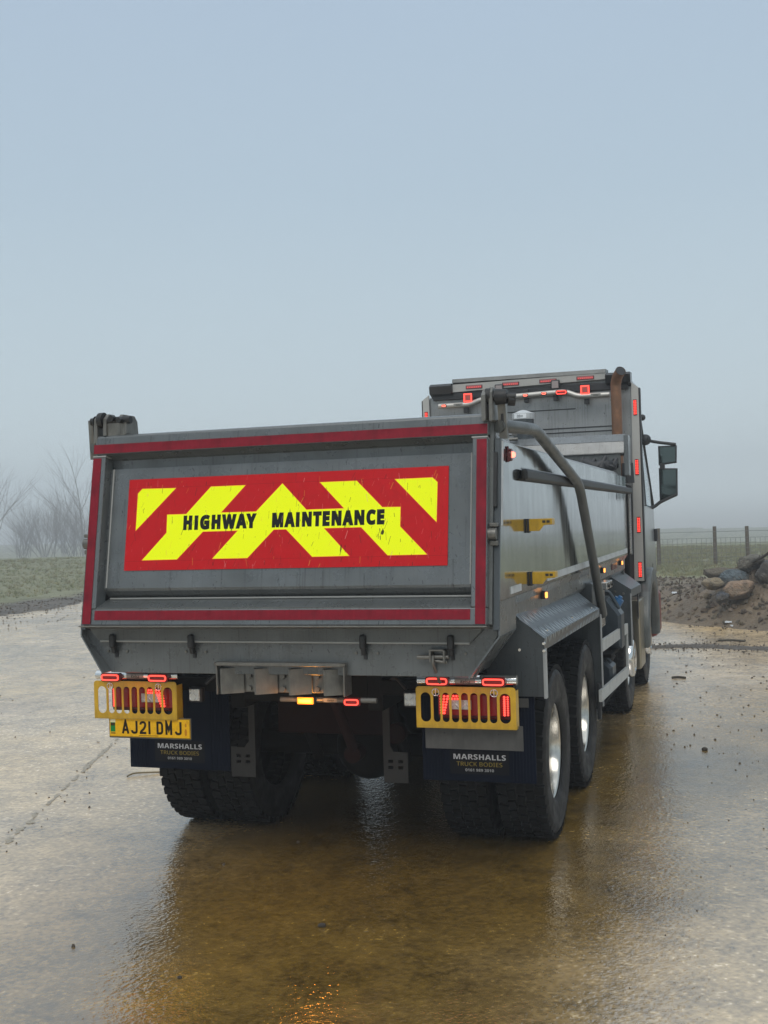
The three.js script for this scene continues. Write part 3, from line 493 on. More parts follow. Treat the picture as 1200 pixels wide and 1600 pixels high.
// registration plate
{
  const o = part('number_plate', truck);
  mb().box(-1.152, -.624, .762, .884, 1.222, 1.230, .004).build('plate_holder', M.fender, o);
  const t = canvasTex(1040, 222, (c, w, h) => {
    c.fillStyle = '#e0ab12'; c.fillRect(0, 0, w, h); for (let i = 0; i < 200; i++) { c.fillStyle = `rgba(120,70,10,${rr(.02, .10)})`; c.beginPath(); c.arc(rnd() * w, rnd() * h, rr(2, 22), 0, 7); c.fill(); }
    c.fillStyle = '#d8d2a8'; c.fillRect(14, 20, 66, 40); c.fillStyle = '#0f7a34'; c.fillRect(16, 58, 62, 108); c.fillStyle = '#3b2a12'; c.fillRect(18, 62, 56, 34); c.fillRect(20, 176, 58, 12);
    c.strokeStyle = '#1a1209'; c.lineWidth = 27; c.lineJoin = 'miter'; c.lineCap = 'butt';
    const L = (x, ...paths) => { for (const p of paths) { c.beginPath(); p(x); c.stroke(); } }, y0 = 34, y1 = 184, ym = 109, W = 92;
    const A = (x) => { c.moveTo(x + 10, y1); c.lineTo(x + W / 2, y0 + 8); c.lineTo(x + W - 10, y1); c.moveTo(x + 22, 140); c.lineTo(x + W - 22, 140); };
    const J = (x) => { c.moveTo(x + W - 18, y0); c.lineTo(x + W - 18, 148); c.quadraticCurveTo(x + W - 18, y1 - 13, x + W / 2 - 2, y1 - 13); c.quadraticCurveTo(x + 16, y1 - 13, x + 14, 142); };
    const two = (x) => { c.moveTo(x + 16, 76); c.quadraticCurveTo(x + 16, y0 + 13, x + W / 2, y0 + 13); c.quadraticCurveTo(x + W - 15, y0 + 13, x + W - 15, 78); c.quadraticCurveTo(x + W - 15, 100, x + 50, 132); c.quadraticCurveTo(x + 17, 152, x + 17, y1 - 13); c.lineTo(x + W - 4, y1 - 13); };
    const one = (x) => { c.moveTo(x + 20, y0); c.lineTo(x + 20, y1); };
    const D = (x) => { c.moveTo(x + 14, y0 + 13); c.lineTo(x + 48, y0 + 13); c.quadraticCurveTo(x + W - 12, y0 + 13, x + W - 12, 86); c.lineTo(x + W - 12, 132); c.quadraticCurveTo(x + W - 12, y1 - 13, x + 48, y1 - 13); c.lineTo(x + 14, y1 - 13); c.moveTo(x + 20, y0 + 4); c.lineTo(x + 20, y1 - 4); };
    const Mm = (x) => { c.moveTo(x + 16, y1); c.lineTo(x + 16, y0 + 10); c.lineTo(x + W / 2, 128); c.lineTo(x + W - 16, y0 + 10); c.lineTo(x + W - 16, y1); };
    L(166, A); L(282, J); L(392, two); L(502, one); L(606, D); L(724, Mm); L(846, J);
    c.fillStyle = '#3a2a10'; c.fillRect(384, 198, 250, 6); c.strokeStyle = '#3a3216'; c.lineWidth = 5; c.strokeRect(4, 4, w - 8, h - 8); c.fillStyle = 'rgba(120,40,30,.4)'; c.beginPath(); c.ellipse(985, 150, 16, 40, 0, 0, 7); c.fill(); c.beginPath(); c.ellipse(985, 70, 12, 22, 0, 0, 7); c.fill();
  });
  mb().box(-1.148, -.628, .769, .881, 1.2305, 1.233, 0).build('plate_sheet', M.yellow, o);
  decal('plate_print', .518, .110, t, o, [-.888, .825, 1.2342], [0, 0, 0], { roughness: .35 }).userData.label = 'yellow plate print reading AJ21 DMJ';
  const g = mb(); const r = .02; g.box(.738, 1.262, .757, .886, 1.196, 1.201, .002); g.build('blank_plate', M.greyPlate, o, 'blank grey backing plate');
  const b = mb(); for (const x of [.845, 1.135]) b.cyl([x, .842, 1.2], [x, .842, 1.204], .004); b.each('rivet', M.black, o);
}
// mudflaps with print
{
  const t = canvasTex(1024, 400, (c, w, h) => {
    c.fillStyle = '#080b14'; c.fillRect(0, 0, w, h); c.textAlign = 'center';
    const put = (s, font, fill, y, width) => { c.font = font; c.fillStyle = fill; const m = c.measureText(s).width; c.save(); c.translate(w / 2, y); c.scale(width / m, 1); c.fillText(s, 0, 0); c.restore(); };
    put('MARSHALLS', 'bold 124px sans-serif', '#c9cacb', 150, 930); put('TRUCK BODIES', '96px sans-serif', '#a08a3a', 262, 800); put('0161 989 3010', 'bold 66px sans-serif', '#b4b4b2', 352, 500);
  });
  for (const s of S2) {
    const o = part('mudflap', truck), x0 = s < 0 ? -1.256 : .612, x1 = s < 0 ? -.582 : 1.256;
    mb().box(x0, x1, .502, 1.02, .818, .83, .004).build('flap_sheet', M.flap, o);
    const rb = mb(); for (let x = x0 + .012; x < x1 - .01; x += .018) if (x < (s < 0 ? -1.12 : .75) || x > (s < 0 ? -.72 : 1.12)) rb.box(x - .003, x + .003, .512, 1.0, .8305, .834, 0); rb.build('flap_rib', M.flap, o, undefined, 'stuff');
    decal('flap_print', .335, .131, t, o, [s < 0 ? -.916 : .939, .609, .8318], [0, 0, 0], { roughness: .5 });
    const b = mb(), a = s < 0 ? -.568 : .384, e = s < 0 ? -.410 : .528, ax0 = s < 0 ? -.45 : .384, ax1 = s < 0 ? -.405 : .425;
    const hl = (x, y, w, h) => { const p = new THREE.Path(); p.moveTo(x - w, y - h); p.lineTo(x + w, y - h); p.lineTo(x + w, y + h); p.lineTo(x - w, y + h); p.closePath(); return p; };
    const P = s < 0 ? [[a, .476], [e, .476], [e, 1.0], [ax0, 1.0], [ax0, .69], [ax0 - .03, .652], [a, .652]] : [[a, .480], [e, .480], [e, .652], [ax1 + .02, .655], [ax1, .69], [ax1, 1.0], [a, 1.0]];
    const xc = (a + e) / 2; b.ext(P, .006, new THREE.Matrix4().makeTranslation(0, 0, .838), .001, [hl(xc - .03, .60, .014, .009), hl(xc + .03, .60, .014, .009), hl(xc - .03, .565, .014, .009), hl(xc + .03, .565, .014, .009)]);
    b.build('flap_bracket', M.flapIron, o);
  }
}
// wings over the wheels
for (const s of S2) {
  const X = (x) => s * x;
  const o = part('rear_wing', truck);
  const bo = [X(1.325), 1.302, .86], fo = [X(1.297), 1.247, -1.72], bi = [X(1.148), 1.446, .86], fi = [X(1.10), 1.395, -1.80];
  const ch = mb(); ch.quad(bi, bo, fo, fi, .004);
  const lo = (p, d) => [p[0], p[1] - d, p[2]];
  ch.quad(bo, lo(bo, .062), lo(fo, .058), fo, .004); ch.build('chequer_plate', M.chequer, o, 'silver chequer plate top');
  const pn = mb(); pn.ext([[1.0, .985], [1.318, .985], [1.325, 1.298], [1.15, 1.444], [1.0, 1.444]].map(([a, b]) => [s * a, b]), .004, new THREE.Matrix4().makeTranslation(0, 0, .852), .001);
  pn.ext([[1.0, .50], [1.295, .535], [1.297, 1.242], [1.10, 1.39], [1.0, 1.39]].map(([a, b]) => [s * a, b]), .004, new THREE.Matrix4().makeTranslation(0, 0, -1.79), .001);
  pn.each('wing_panel', M.fender, o);
  const e = mb(); e.box(X(1.316), X(1.332), .975, 1.245, .815, .858, .002); e.quad([X(1.145), 1.448, .862], [X(1.145), 1.46, .862], [X(1.098), 1.41, -1.8], [X(1.098), 1.396, -1.8], .006); e.box(X(1.297), X(1.308), .50, 1.20, -1.79, -1.76, .002); e.each('edge_trim', M.capping, o);
  const b = mb(); for (const [x, y] of [[1.19, 1.24], [1.323, 1.275], [1.323, 1.235]]) b.cyl([X(x), y, .856], [X(x), y, .866], .010, .008, 10); for (const [t, k] of [[.12, .1], [.5, .1], [.9, .1], [.1, .85], [.5, .85], [.9, .85]]) { const p = [0, 1, 2].map((i) => lerp(lerp(bi[i], bo[i], k), lerp(fi[i], fo[i], k), t)); b.cyl(p, [p[0] + s * .004, p[1] + .008, p[2]], .008, .006, 8); } b.each('bolt', M.chrome, o);
  mb().box(X(1.17), X(1.23), .925, .975, .857, .862, .002).build('flap_hanger', M.greyPlate, o);
  const f = part('front_wing', truck);
  const pf = mb(); pf.ext([[1.02, .70], [1.30, .70], [1.31, 1.236], [1.11, 1.365], [1.02, 1.365]].map(([a, b]) => [s * a, b]), .004, new THREE.Matrix4().makeTranslation(0, 0, -4.05), .001);
  pf.quad([X(1.11), 1.367, -4.045], [X(1.31), 1.238, -4.045], [X(1.30), 1.212, -5.2], [X(1.11), 1.352, -5.25], .005); pf.quad([X(1.31), 1.238, -4.045], [X(1.31), 1.165, -4.045], [X(1.302), 1.14, -5.2], [X(1.30), 1.212, -5.2], .005); pf.each('wing_panel', M.fender, f);
  mb().box(X(1.302), X(1.314), .70, 1.20, -4.06, -4.035, .002).each('edge_trim', M.capping, f);
  const bb = mb(); for (const [x, y] of [[1.16, 1.22], [1.24, 1.20], [1.16, 1.02]]) bb.cyl([X(x), y, -4.05], [X(x), y, -4.035], .012, .01, 10); bb.each('bolt', M.steel, f);
  mb().box(X(1.0), X(1.22), 1.22, 1.43, -2.45, -1.95, .012).build('tool_box', M.fender, f);
  mb().quad([X(1.26), .85, -5.25], [X(1.26), 1.16, -5.25], [X(1.24), 1.16, -5.6], [X(1.24), .85, -5.6], .01).build('intake_cover', M.black, f);
  mb().box(X(1.0), X(1.27), .30, 1.04, -5.86, -5.35, .02).build('step_panel', mat([.36, .32, .24], .28, .9), f);
  // side rack
  const k = part('side_rack', truck);
  const rl = (y0, y1, z0, z1, h) => mb().quad([X(1.302), y0, z0], [X(1.302), y0 - h, z0], [X(1.302), y1 - h, z1], [X(1.302), y1, z1], .022).build('rack_rail', M.rail, k);
  rl(1.003, .953, -1.80, -3.66, .088); rl(.645, .567, -1.62, -3.56, .088);
  mb().box(X(1.288), X(1.31), .48, .95, -3.68, -3.62).build('rack_post', M.rail, k); mb().box(X(1.0), X(1.288), .47, .49, -3.66, -1.8).build('rack_floor', M.chassis, k); mb().box(X(1.0), X(1.01), .49, 1.2, -3.66, -1.8).build('rack_back', M.chassis, k);
  mb().box(X(1.26), X(1.288), .40, .68, -1.79, -1.74, .01).build('rack_end', M.black, k);
}

// wheels
const lugR = .524;
function tyreGeo(w, lugs) {
  const h = w / 2, b = mb(), R = new THREE.Matrix4().makeRotationZ(-Math.PI / 2);
  b.lathe([[.288, -h + .03], [.31, -h + .012], [.35, -h + .004], [.42, -h], [.455, -h + .004], [.46, -h + .002], [.478, -h + .008], [.502, -h + .024], [.513, -h + .04], [.512, 0], [.513, h - .04], [.502, h - .024], [.478, h - .008], [.46, h - .002], [.455, h - .004], [.42, h], [.35, h - .004], [.31, h - .012], [.288, h - .03]], R, 72);
  return b;
}
function treadGeo(w) {
  const b = mb(), n = 46, h = w / 2;
  for (let i = 0; i < n; i++) { const a = i / n * Math.PI * 2; for (let r = 0; r < 5; r++) { const x = lerp(-h + .035, h - .035, r / 4), aa = a + (r % 2) * Math.PI / n, rad = .511; b.at(new THREE.BoxGeometry(r === 0 || r === 4 ? .056 : .044, .03, .052), x, Math.sin(aa) * rad, Math.cos(aa) * rad, -aa + Math.PI / 2, (r % 2 ? .18 : -.12), 0); } }
  return b;
}
const tyreG = tyreGeo(.30).geo(), treadG = treadGeo(.29).geo();
const rimBack = mb().lathe([[.296, .128], [.302, .124], [.302, .116], [.288, .112], [.281, .100], [.276, .07], [.266, .02], [.264, -.04], [.255, -.05], [.20, -.055], [.15, -.055], [.15, .03], [.135, .045], [.0, .05]], new THREE.Matrix4().makeRotationZ(-Math.PI / 2), 56).geo();
const rimFront = (() => {
  const b = mb(), R = new THREE.Matrix4().makeRotationZ(-Math.PI / 2);
  b.lathe([[.296, .128], [.302, .124], [.302, .116], [.288, .112], [.281, .09], [.274, .05], [.262, .06]], R, 56);
  const s = new THREE.Shape(); s.absarc(0, 0, .268, 0, Math.PI * 2); for (let i = 0; i < 10; i++) { const p = new THREE.Path(); p.absarc(.222 * Math.cos(i * Math.PI / 5), .222 * Math.sin(i * Math.PI / 5), .029, 0, Math.PI * 2); s.holes.push(p); }
  b.add(new THREE.ExtrudeGeometry(s, { depth: .012, bevelEnabled: true, bevelSize: .002, bevelThickness: .002, bevelSegments: 1, curveSegments: 20 }), new THREE.Matrix4().makeRotationY(Math.PI / 2).setPosition(.075, 0, 0));
  return b.geo();
})();
const trimG = mb().lathe([[.185, .09], [.19, .13], [.185, .165], [.175, .185], [.13, .195], [.125, .18], [.11, .175], [.09, .20], [.0, .205]], new THREE.Matrix4().makeRotationZ(-Math.PI / 2), 40).geo();
const nutG = (() => { const b = mb(); for (let i = 0; i < 10; i++) { const a = i * Math.PI / 5 + .3; b.cyl([.03 + .05, .1675 * Math.cos(a), .1675 * Math.sin(a)], [.125, .1675 * Math.cos(a), .1675 * Math.sin(a)], .016, .014, 6); } return b.geo(); })();
const mesh = (g, m, n, p, k) => { const o = new THREE.Mesh(g, m); o.name = n; o.castShadow = o.receiveShadow = true; if (k) o.userData.kind = k; p.add(o); return o; };
for (const s of S2) {
  for (const z of [0, -1.36]) for (const [x, outer] of [[1.098, 1], [.755, 0]]) {
    const w = part('wheel', truck, [s * x, .522, z]); w.rotation.set(rnd() * 6, s < 0 ? Math.PI : 0, 0, 'YXZ');
    mesh(tyreG, M.rubber, 'tyre', w); mesh(treadG, M.tread, 'tread', w, 'stuff'); if (outer) mesh(rimBack, M.rim, 'rim', w);
  }
  for (const [z, st] of [[-4.55, 0], [-6.43, 0]]) {
    const w = part('wheel', truck, [s * 1.09, .522, z]); w.rotation.set(rnd() * 6, s < 0 ? Math.PI : 0, 0, 'YXZ');
    mesh(tyreG, M.rubber, 'tyre', w); mesh(treadG, M.tread, 'tread', w, 'stuff'); mesh(rimFront, M.rim, 'rim', w); mesh(trimG, M.chrome, 'hub_trim', w); mesh(nutG, M.chrome, 'wheel_nuts', w);
  }
}
// chassis
{
  const o = part('chassis', truck);
  const r = mb(); for (const s of S2) r.box(s * .37, s * .46, .92, 1.17, -7.6, 1.05, .006); for (const z of [1.0, .3, -.68, -1.9, -3.2, -4.4]) r.box(-.37, .37, .96, 1.14, z - .05, z + .05); r.each('frame_rail', M.chassis, o);
  const a = mb(); for (const z of [0, -1.36, -4.55, -6.43]) { a.cyl([-.95, .522, z], [.95, .522, z], .075); if (z > -2) { a.at(new THREE.SphereGeometry(.22, 20, 14), .02, .52, z); a.cyl([.02, .52, z], [.02, .56, z - .6], .12, .06); } } a.each('axle', M.chassis, o);
  const sp = mb(); for (const s of S2) { for (let k = 0; k < 5; k++) sp.box(s * .40, s * .49, .66 + k * .022, .68 + k * .022, -.68 - .9 + k * .12, -.68 + .9 - k * .12, .003); sp.box(s * .38, s * .5, .6, .95, -.8, -.56); sp.cyl([s * .3, .45, .1], [s * .3, .95, .5], .035); } sp.each('spring', M.chassis, o);
  const tk = mb(); tk.box(-1.2, -.55, .45, 1.1, -3.6, -1.95, .05); tk.box(.5, 1.0, .55, 1.15, -3.6, -1.95, .05); tk.each('fuel_tank', M.chassis, o);
  const fb = mb(); fb.box(-.36, .36, .70, 1.1, .55, .62, .01); fb.cyl([.18, .62, .75], [.18, 1.02, 1.1], .03); fb.cyl([.18, .62, .7], [.18, .62, .8], .05); fb.cyl([.40, .72, .6], [.4, .72, .66], .06); fb.each('rear_crossmember', mat([.014, .005, .004], .8, 0, { specularIntensity: .2 }), o);
  const cb = mb(); cb.bent([[-.57, 1.07, 1.14], [-.50, 1.13, 1.12], [-.45, 1.02, 1.1], [-.40, 1.10, 1.05]], .012, .03, 8); cb.bent([[.62, 1.06, 1.14], [.55, 1.12, 1.1], [.48, 1.06, 1.08]], .01, .03, 8); cb.each('cable', M.black, o);
}
// cab
{
  const o = part('cab', truck);
  const zb = -6.1, zf = -8.0;
  mb().box(-1.19, 1.19, 1.15, 3.42, zb - .06, zb, .02).build('rear_wall', M.cab, o);
  mb().box(-1.12, 1.17, 1.18, 2.28, -5.95, -5.45, .03).build('added_gap_box', M.chassis, o);  // black box added to darken the gap between body and cab
  const rw = mb(); for (const y of [2.965, 2.915]) rw.box(-.95, 1.0, y - .006, y + .006, zb - .002, zb + .008, .003); rw.box(-.3, .55, 3.178, 3.19, zb - .002, zb + .006, .003); rw.each('wall_rib', M.darkSteel, o);
  mb().box(-1.14, 1.14, 3.41, 3.56, -7.75, zb - .02, .05).build('roof', M.cab, o);
  // roof spoiler at the back
  const sp = mb(); for (const s of S2) sp.extX([[3.575, -6.2], [3.56, -6.02], [3.53, -5.98], [3.44, -6.0], [3.40, -6.1], [3.43, -6.2]], s < 0 ? -1.16 : .905, s < 0 ? -.88 : 1.185, .012); sp.each('spoiler_end', M.blackGloss, o);
  mb().extX([[3.625, -6.3], [3.61, -6.04], [3.565, -6.02], [3.558, -6.06], [3.56, -6.3]], -.885, .91, .004).build('roof_spoiler', M.paintDull, o);
  const vp = mb(); vp.quad([-.885, 3.455, -6.035], [.91, 3.495, -6.035], [.91, 3.568, -6.03], [-.885, 3.545, -6.03], .004); vp.build('visor_plate', M.visor, o, 'bright metal plate with recessed lamps');
  mb().box(-1.13, 1.15, 3.37, 3.46, -6.1, -6.05, .01).build('visor_shade_strip', M.black, o);  // solid black strip stands in for shade in the recess below the plate
  for (const [x, y] of [[-.62, 3.502], [-.184, 3.508], [.252, 3.515], [.679, 3.522]]) { const l = part('visor_lamp', o, [x, y, -6.028]); mb().box(-.10, .10, -.022, .022, -.004, .003, .002).build('lamp_housing', M.lensDark, l); mb().box(-.09, .09, -.016, .016, .0035, .008, .003).build('lamp_lens', mat([.45, .12, .12], .25), l); const d = mb(); for (let k = 0; k < 8; k++) d.at(new THREE.SphereGeometry(.005, 6, 5), -.077 + k * .022, -.003, .009); d.build('lamp_glow', M.ledSoft, l, undefined, 'stuff'); }
  for (const s of S2) {
    const c = part('lamp_column', o);
    mb().quad([s * 1.155, 1.2, zb + .02], [s * 1.262, 1.2, zb + .02], [s * 1.262, 3.385, zb + .02], [s * 1.185, 3.44, zb + .02], .03).build('column_cover', M.visor, c);
    mb().box(s * 1.263, s * 1.278, 1.2, 3.38, zb - .09, zb + .03, .006).build('column_edge', M.black, c);
    for (const y of [3.156, 2.483, 1.832, 1.326]) { mb().box(s * 1.221 - .02, s * 1.221 + .02, y - .09, y + .09, zb + .036, zb + .044, .003).build('lamp_lens', M.lensRed, c); const d = mb(); for (let k = 0; k < 9; k++) for (const dx of [-.009, .009]) d.at(new THREE.SphereGeometry(.0065, 6, 5), s * 1.221 + dx, y - .072 + k * .018, zb + .045); d.build('lamp_glow', M.ledRed, c, undefined, 'stuff'); }
    // cab side
    const X = (x) => s * x;
    const sd = mb();
    sd.quad([X(1.255), 1.2, zb - .03], [X(1.255), 2.05, zb - .03], [X(1.25), 2.02, -7.75], [X(1.25), 1.2, -7.9], .02);
    sd.quad([X(1.252), 2.05, zb - .03], [X(1.215), 3.40, zb - .03], [X(1.19), 3.38, -6.55], [X(1.25), 2.05, -6.55], .02);
    sd.quad([X(1.19), 3.18, -6.56], [X(1.185), 3.40, -6.56], [X(1.13), 3.36, -7.3], [X(1.155), 3.12, -7.3], .02);
    sd.each('cab_side', M.cab, o);
    const pn = mb(); pn.tube([[X(1.252), 2.04, -6.57], [X(1.2), 3.17, -6.57], [X(1.165), 3.12, -7.25], [X(1.2), 2.6, -7.55], [X(1.25), 2.03, -7.78]], .022, 6, 10, .01); pn.build('window_frame', M.black, o);
    mb().quad([X(1.248), 2.05, -6.58], [X(1.195), 3.15, -6.58], [X(1.16), 3.10, -7.24], [X(1.246), 2.04, -7.76], .004).build('side_window', M.glass, o);
    mb().box(X(1.256), X(1.263), 1.2, 2.05, -6.60, -6.585, .002).build('door_gap', M.black, o);
    mb().box(X(1.255), X(1.30), 1.60, 1.76, -7.76, -7.68, .015).build('door_handle', M.black, o);
    // wheel arch
    const ar = mb(), sh = new THREE.Shape(); sh.absarc(0, 0, .77, -.05, Math.PI + .05, false); sh.absarc(0, 0, .64, Math.PI + .05, -.05, true); sh.closePath();
    ar.add(new THREE.ExtrudeGeometry(sh, { depth: .05, bevelEnabled: true, bevelSize: .02, bevelThickness: .03, bevelSegments: 3, curveSegments: 24 }), new THREE.Matrix4().makeRotationY(Math.PI / 2).setPosition(s < 0 ? -1.31 : 1.25, .54, -6.55)); ar.build('wheel_arch', M.paintDull, o); mb().add(new THREE.CylinderGeometry(.645, .645, .46, 40, 1, true, Math.PI * .02, Math.PI * .96).rotateZ(Math.PI / 2).rotateX(0), new THREE.Matrix4().makeRotationX(0).setPosition(s * 1.04, .54, -6.55)).build('wheel_housing', M.chassis, o); mb().cyl([X(.80), .54, -6.55], [X(.82), .54, -6.55], .66, .66, 40).build('wheel_housing', M.chassis, o);
    mb().box(X(1.2), X(1.262), 1.22, 1.36, -7.4, -6.2, .02).build('sill', M.black, o);
    mb().box(X(.9), X(1.29), .42, .98, -8.1, -7.42, .06).build('bumper_corner', mat([.20, .03, .025], .35), o);
    // mirrors
    const mi = part('wing_mirror', o), z = -7.5;
    const arm = mb(); arm.bent([[X(1.19), 2.875, z + .1], [X(1.25), 2.86, z], [X(1.36), 2.835, z], [X(1.57), 2.80, z]], .02, .05, 8); arm.bent([[X(1.22), 2.02, z + .08], [X(1.28), 2.03, z], [X(1.37), 2.10, z], [X(1.56), 2.18, z]], .022, .04, 8); arm.at(new THREE.SphereGeometry(.07, 14, 10), X(1.21), 2.87, z + .08); arm.at(new THREE.SphereGeometry(.04, 10, 8), X(1.2), 3.13, z + .3); arm.box(X(1.37), X(1.43), 2.50, 2.57, z - .02, z + .02); arm.each('mirror_arm', M.black, mi);
    const hs = (y0, y1, y2, y3) => mb().ext([[1.355, y0], [1.57, y1], [1.578, y2], [1.355, y3]].map(([a, b]) => [s * a, b]), .09, new THREE.Matrix4().makeTranslation(0, 0, z - .10), .018);
    hs(2.55, 2.575, 2.79, 2.79).build('mirror_housing', M.black, mi); hs(2.07, 2.17, 2.505, 2.515).build('mirror_housing', M.black, mi);
    mb().ext([[1.372, 2.568], [1.556, 2.59], [1.562, 2.774], [1.372, 2.774]].map(([a, b]) => [s * a, b]), .002, new THREE.Matrix4().makeTranslation(0, 0, z + .009), .001).build('mirror_glass', M.mirror, mi); mb().ext([[1.372, 2.10], [1.556, 2.185], [1.562, 2.488], [1.372, 2.497]].map(([a, b]) => [s * a, b]), .002, new THREE.Matrix4().makeTranslation(0, 0, z + .009), .001).build('mirror_glass', M.mirror, mi);
  }
  const fr = mb(); fr.box(-1.2, 1.2, 1.1, 2.0, -7.95, -7.85, .06); fr.box(-1.2, 1.2, 1.02, 1.2, -7.9, -6.1, .02); fr.box(-1.1, 1.1, 1.9, 2.1, -7.9, -7.5, .04); fr.each('cab_front', M.cab, o);
  mb().quad([-1.2, 2.02, -7.9], [1.2, 2.02, -7.9], [1.1, 3.35, -7.55], [-1.1, 3.35, -7.55], .006).build('windscreen', M.glass, o);
  mb().box(-.89, .89, .34, 1.0, -8.12, -7.85, .05).build('front_bumper', M.paintDull, o); mb().box(-.36, .36, .42, .95, -7.2, -3.4, .08).build('gearbox', M.chassis, o);
  const se = mb(); for (const x of [-.55, .55]) { se.box(x - .25, x + .25, 1.6, 1.75, -7.0, -6.45, .05); se.box(x - .25, x + .25, 1.7, 2.55, -6.5, -6.35, .05); } se.each('seat', M.black, o);
  // light bar on the back of the cab
  const lb = part('roof_light_bar', o), zl = -5.98;
  mb().bent([[-1.04, 3.294, zl], [-.66, 3.294, zl], [-.54, 3.340, zl], [.45, 3.374, zl], [.60, 3.312, zl], [.95, 3.310, zl]], .032, .05, 16).build('lamp_bar', mat([.46, .44, .40], .42, .6), lb);
  const br = mb(); for (const [x, y] of [[-.72, 3.29], [0, 3.37], [.34, 3.37], [.69, 3.31]]) br.box(x - .025, x + .025, y - .09, y + .06, zl - .07, zl - .005, .004); br.each('bar_bracket', M.black, lb);
  for (const [x, y] of [[-.97, 3.292], [-.19, 3.354], [.0, 3.356], [.215, 3.364]]) ovalLamp(lb, x, y, zl + .040, .045, .02, M.ledHot);
  ovalLamp(lb, .415, 3.364, zl + .046, .115, .04);
  for (const [x, y] of [[-.682, 3.372], [.68, 3.378]]) { const q = part('square_lamp', lb, [x, y, zl + .02]); mb().box(-.055, .055, -.055, .055, -.03, 0, .01).build('lamp_housing', M.lensDark, q); const g = mb(); for (const [a, b, c, d] of [[-.05, .05, .034, .05], [-.05, .05, -.05, -.034], [-.05, -.034, -.033, .033], [.034, .05, -.033, .033]]) g.box(a, b, c, d, .001, .012, .003); g.build('lamp_glow', M.ledRed, q); mb().box(-.03, .03, -.03, .03, .001, .006, .003).build('lamp_lens', mat([.4, .09, .07], .3), q); }
  for (const [x, y] of [[-.315, 3.455], [.34, 3.462]]) { const q = part('work_lamp', lb, [x, y, zl]); mb().box(-.05, .05, -.055, .055, -.05, 0, .01).build('lamp_housing', M.blackGloss, q); mb().box(-.038, .038, -.04, .04, .0005, .006, .003).build('lamp_lens', mat([.30, .25, .24], .2), q); }
  decal('bar_print', .11, .034, barWord, lb, [-.8, 3.294, zl + .0335], [0, 0, 0], { roughness: .35, metalness: .4 }); decal('bar_print', .11, .034, barWord, lb, [.80, 3.311, zl + .0335], [0, 0, 0], { roughness: .35, metalness: .4 });
}
// exhaust stack
{
  const o = part('exhaust_stack', truck), zx = -5.8;
  const c = new THREE.CatmullRomCurve3([V(1.043, 1.6, zx), V(1.043, 3.25, zx), V(1.043, 3.40, zx), V(1.065, 3.475, zx + .04), V(1.115, 3.53, zx + .13)], false, 'catmullrom', .2);
  mb().add(new THREE.TubeGeometry(c, 90, .058, 24)).build('stack_pipe', M.exhaust, o, 'rusty brown exhaust stack');
  const end = c.getPoint(1), dir = c.getTangent(1), e0 = end.clone().addScaledVector(dir, -.012), e1 = end.clone().addScaledVector(dir, -.004);
  mb().cyl(e0.toArray(), e1.toArray(), .053, .053, 24).build('stack_mouth', M.black, o);
  mb().cyl([1.15, 2.3, -5.75], [1.15, 2.52, -5.75], .07, .06).build('air_intake', M.black, o);
}

// ------------------------------------------------------------------ cans in the rack
{
  const can = (name, label, p, h, cm) => {
    const t = thing(name, label, 'jerry can', p);
    const b = mb(); b.ext([[-.11, 0], [.11, 0], [.11, h * .66], [.0, h], [-.11, h]], .24, new THREE.Matrix4().makeTranslation(0, 0, -.12), .025); b.build('can_body', M.can, t);
    const hd = mb(); hd.bent([[-.09, h - .02, .03], [-.085, h + .05, .03], [.0, h + .045, .03], [.085, h * .76, .03]], .017, .03, 8); hd.build('handle', M.can, t);
    if (cm) { const c = mb(); c.cyl([.05, h * .83, -.03], [.085, h * .83 + .055, -.03], .045, .043, 20); c.cyl([.085, h * .83 + .055, -.03], [.097, h * .83 + .075, -.03], .022, .019, 12); c.build('cap', cm, t, 'blue screw cap'); }
    return t;
  };
  M.can = mat([.03, .04, .048], .4);
  can('jerry_can', 'dark plastic jerry can with blue cap standing in the side rack', [1.215, .80, -3.12], .44, mat([.02, .11, .26], .35));
  const c2 = can('jerry_can', 'second dark jerry can low in the side rack below the blue capped one', [1.16, .492, -2.85], .27, M.black);
  mb().box(1.02, 1.28, .765, .795, -3.5, -2.6).build('rack_shelf', M.chassis, truck.children.filter((c) => c.name === 'side_rack')[1]);
}

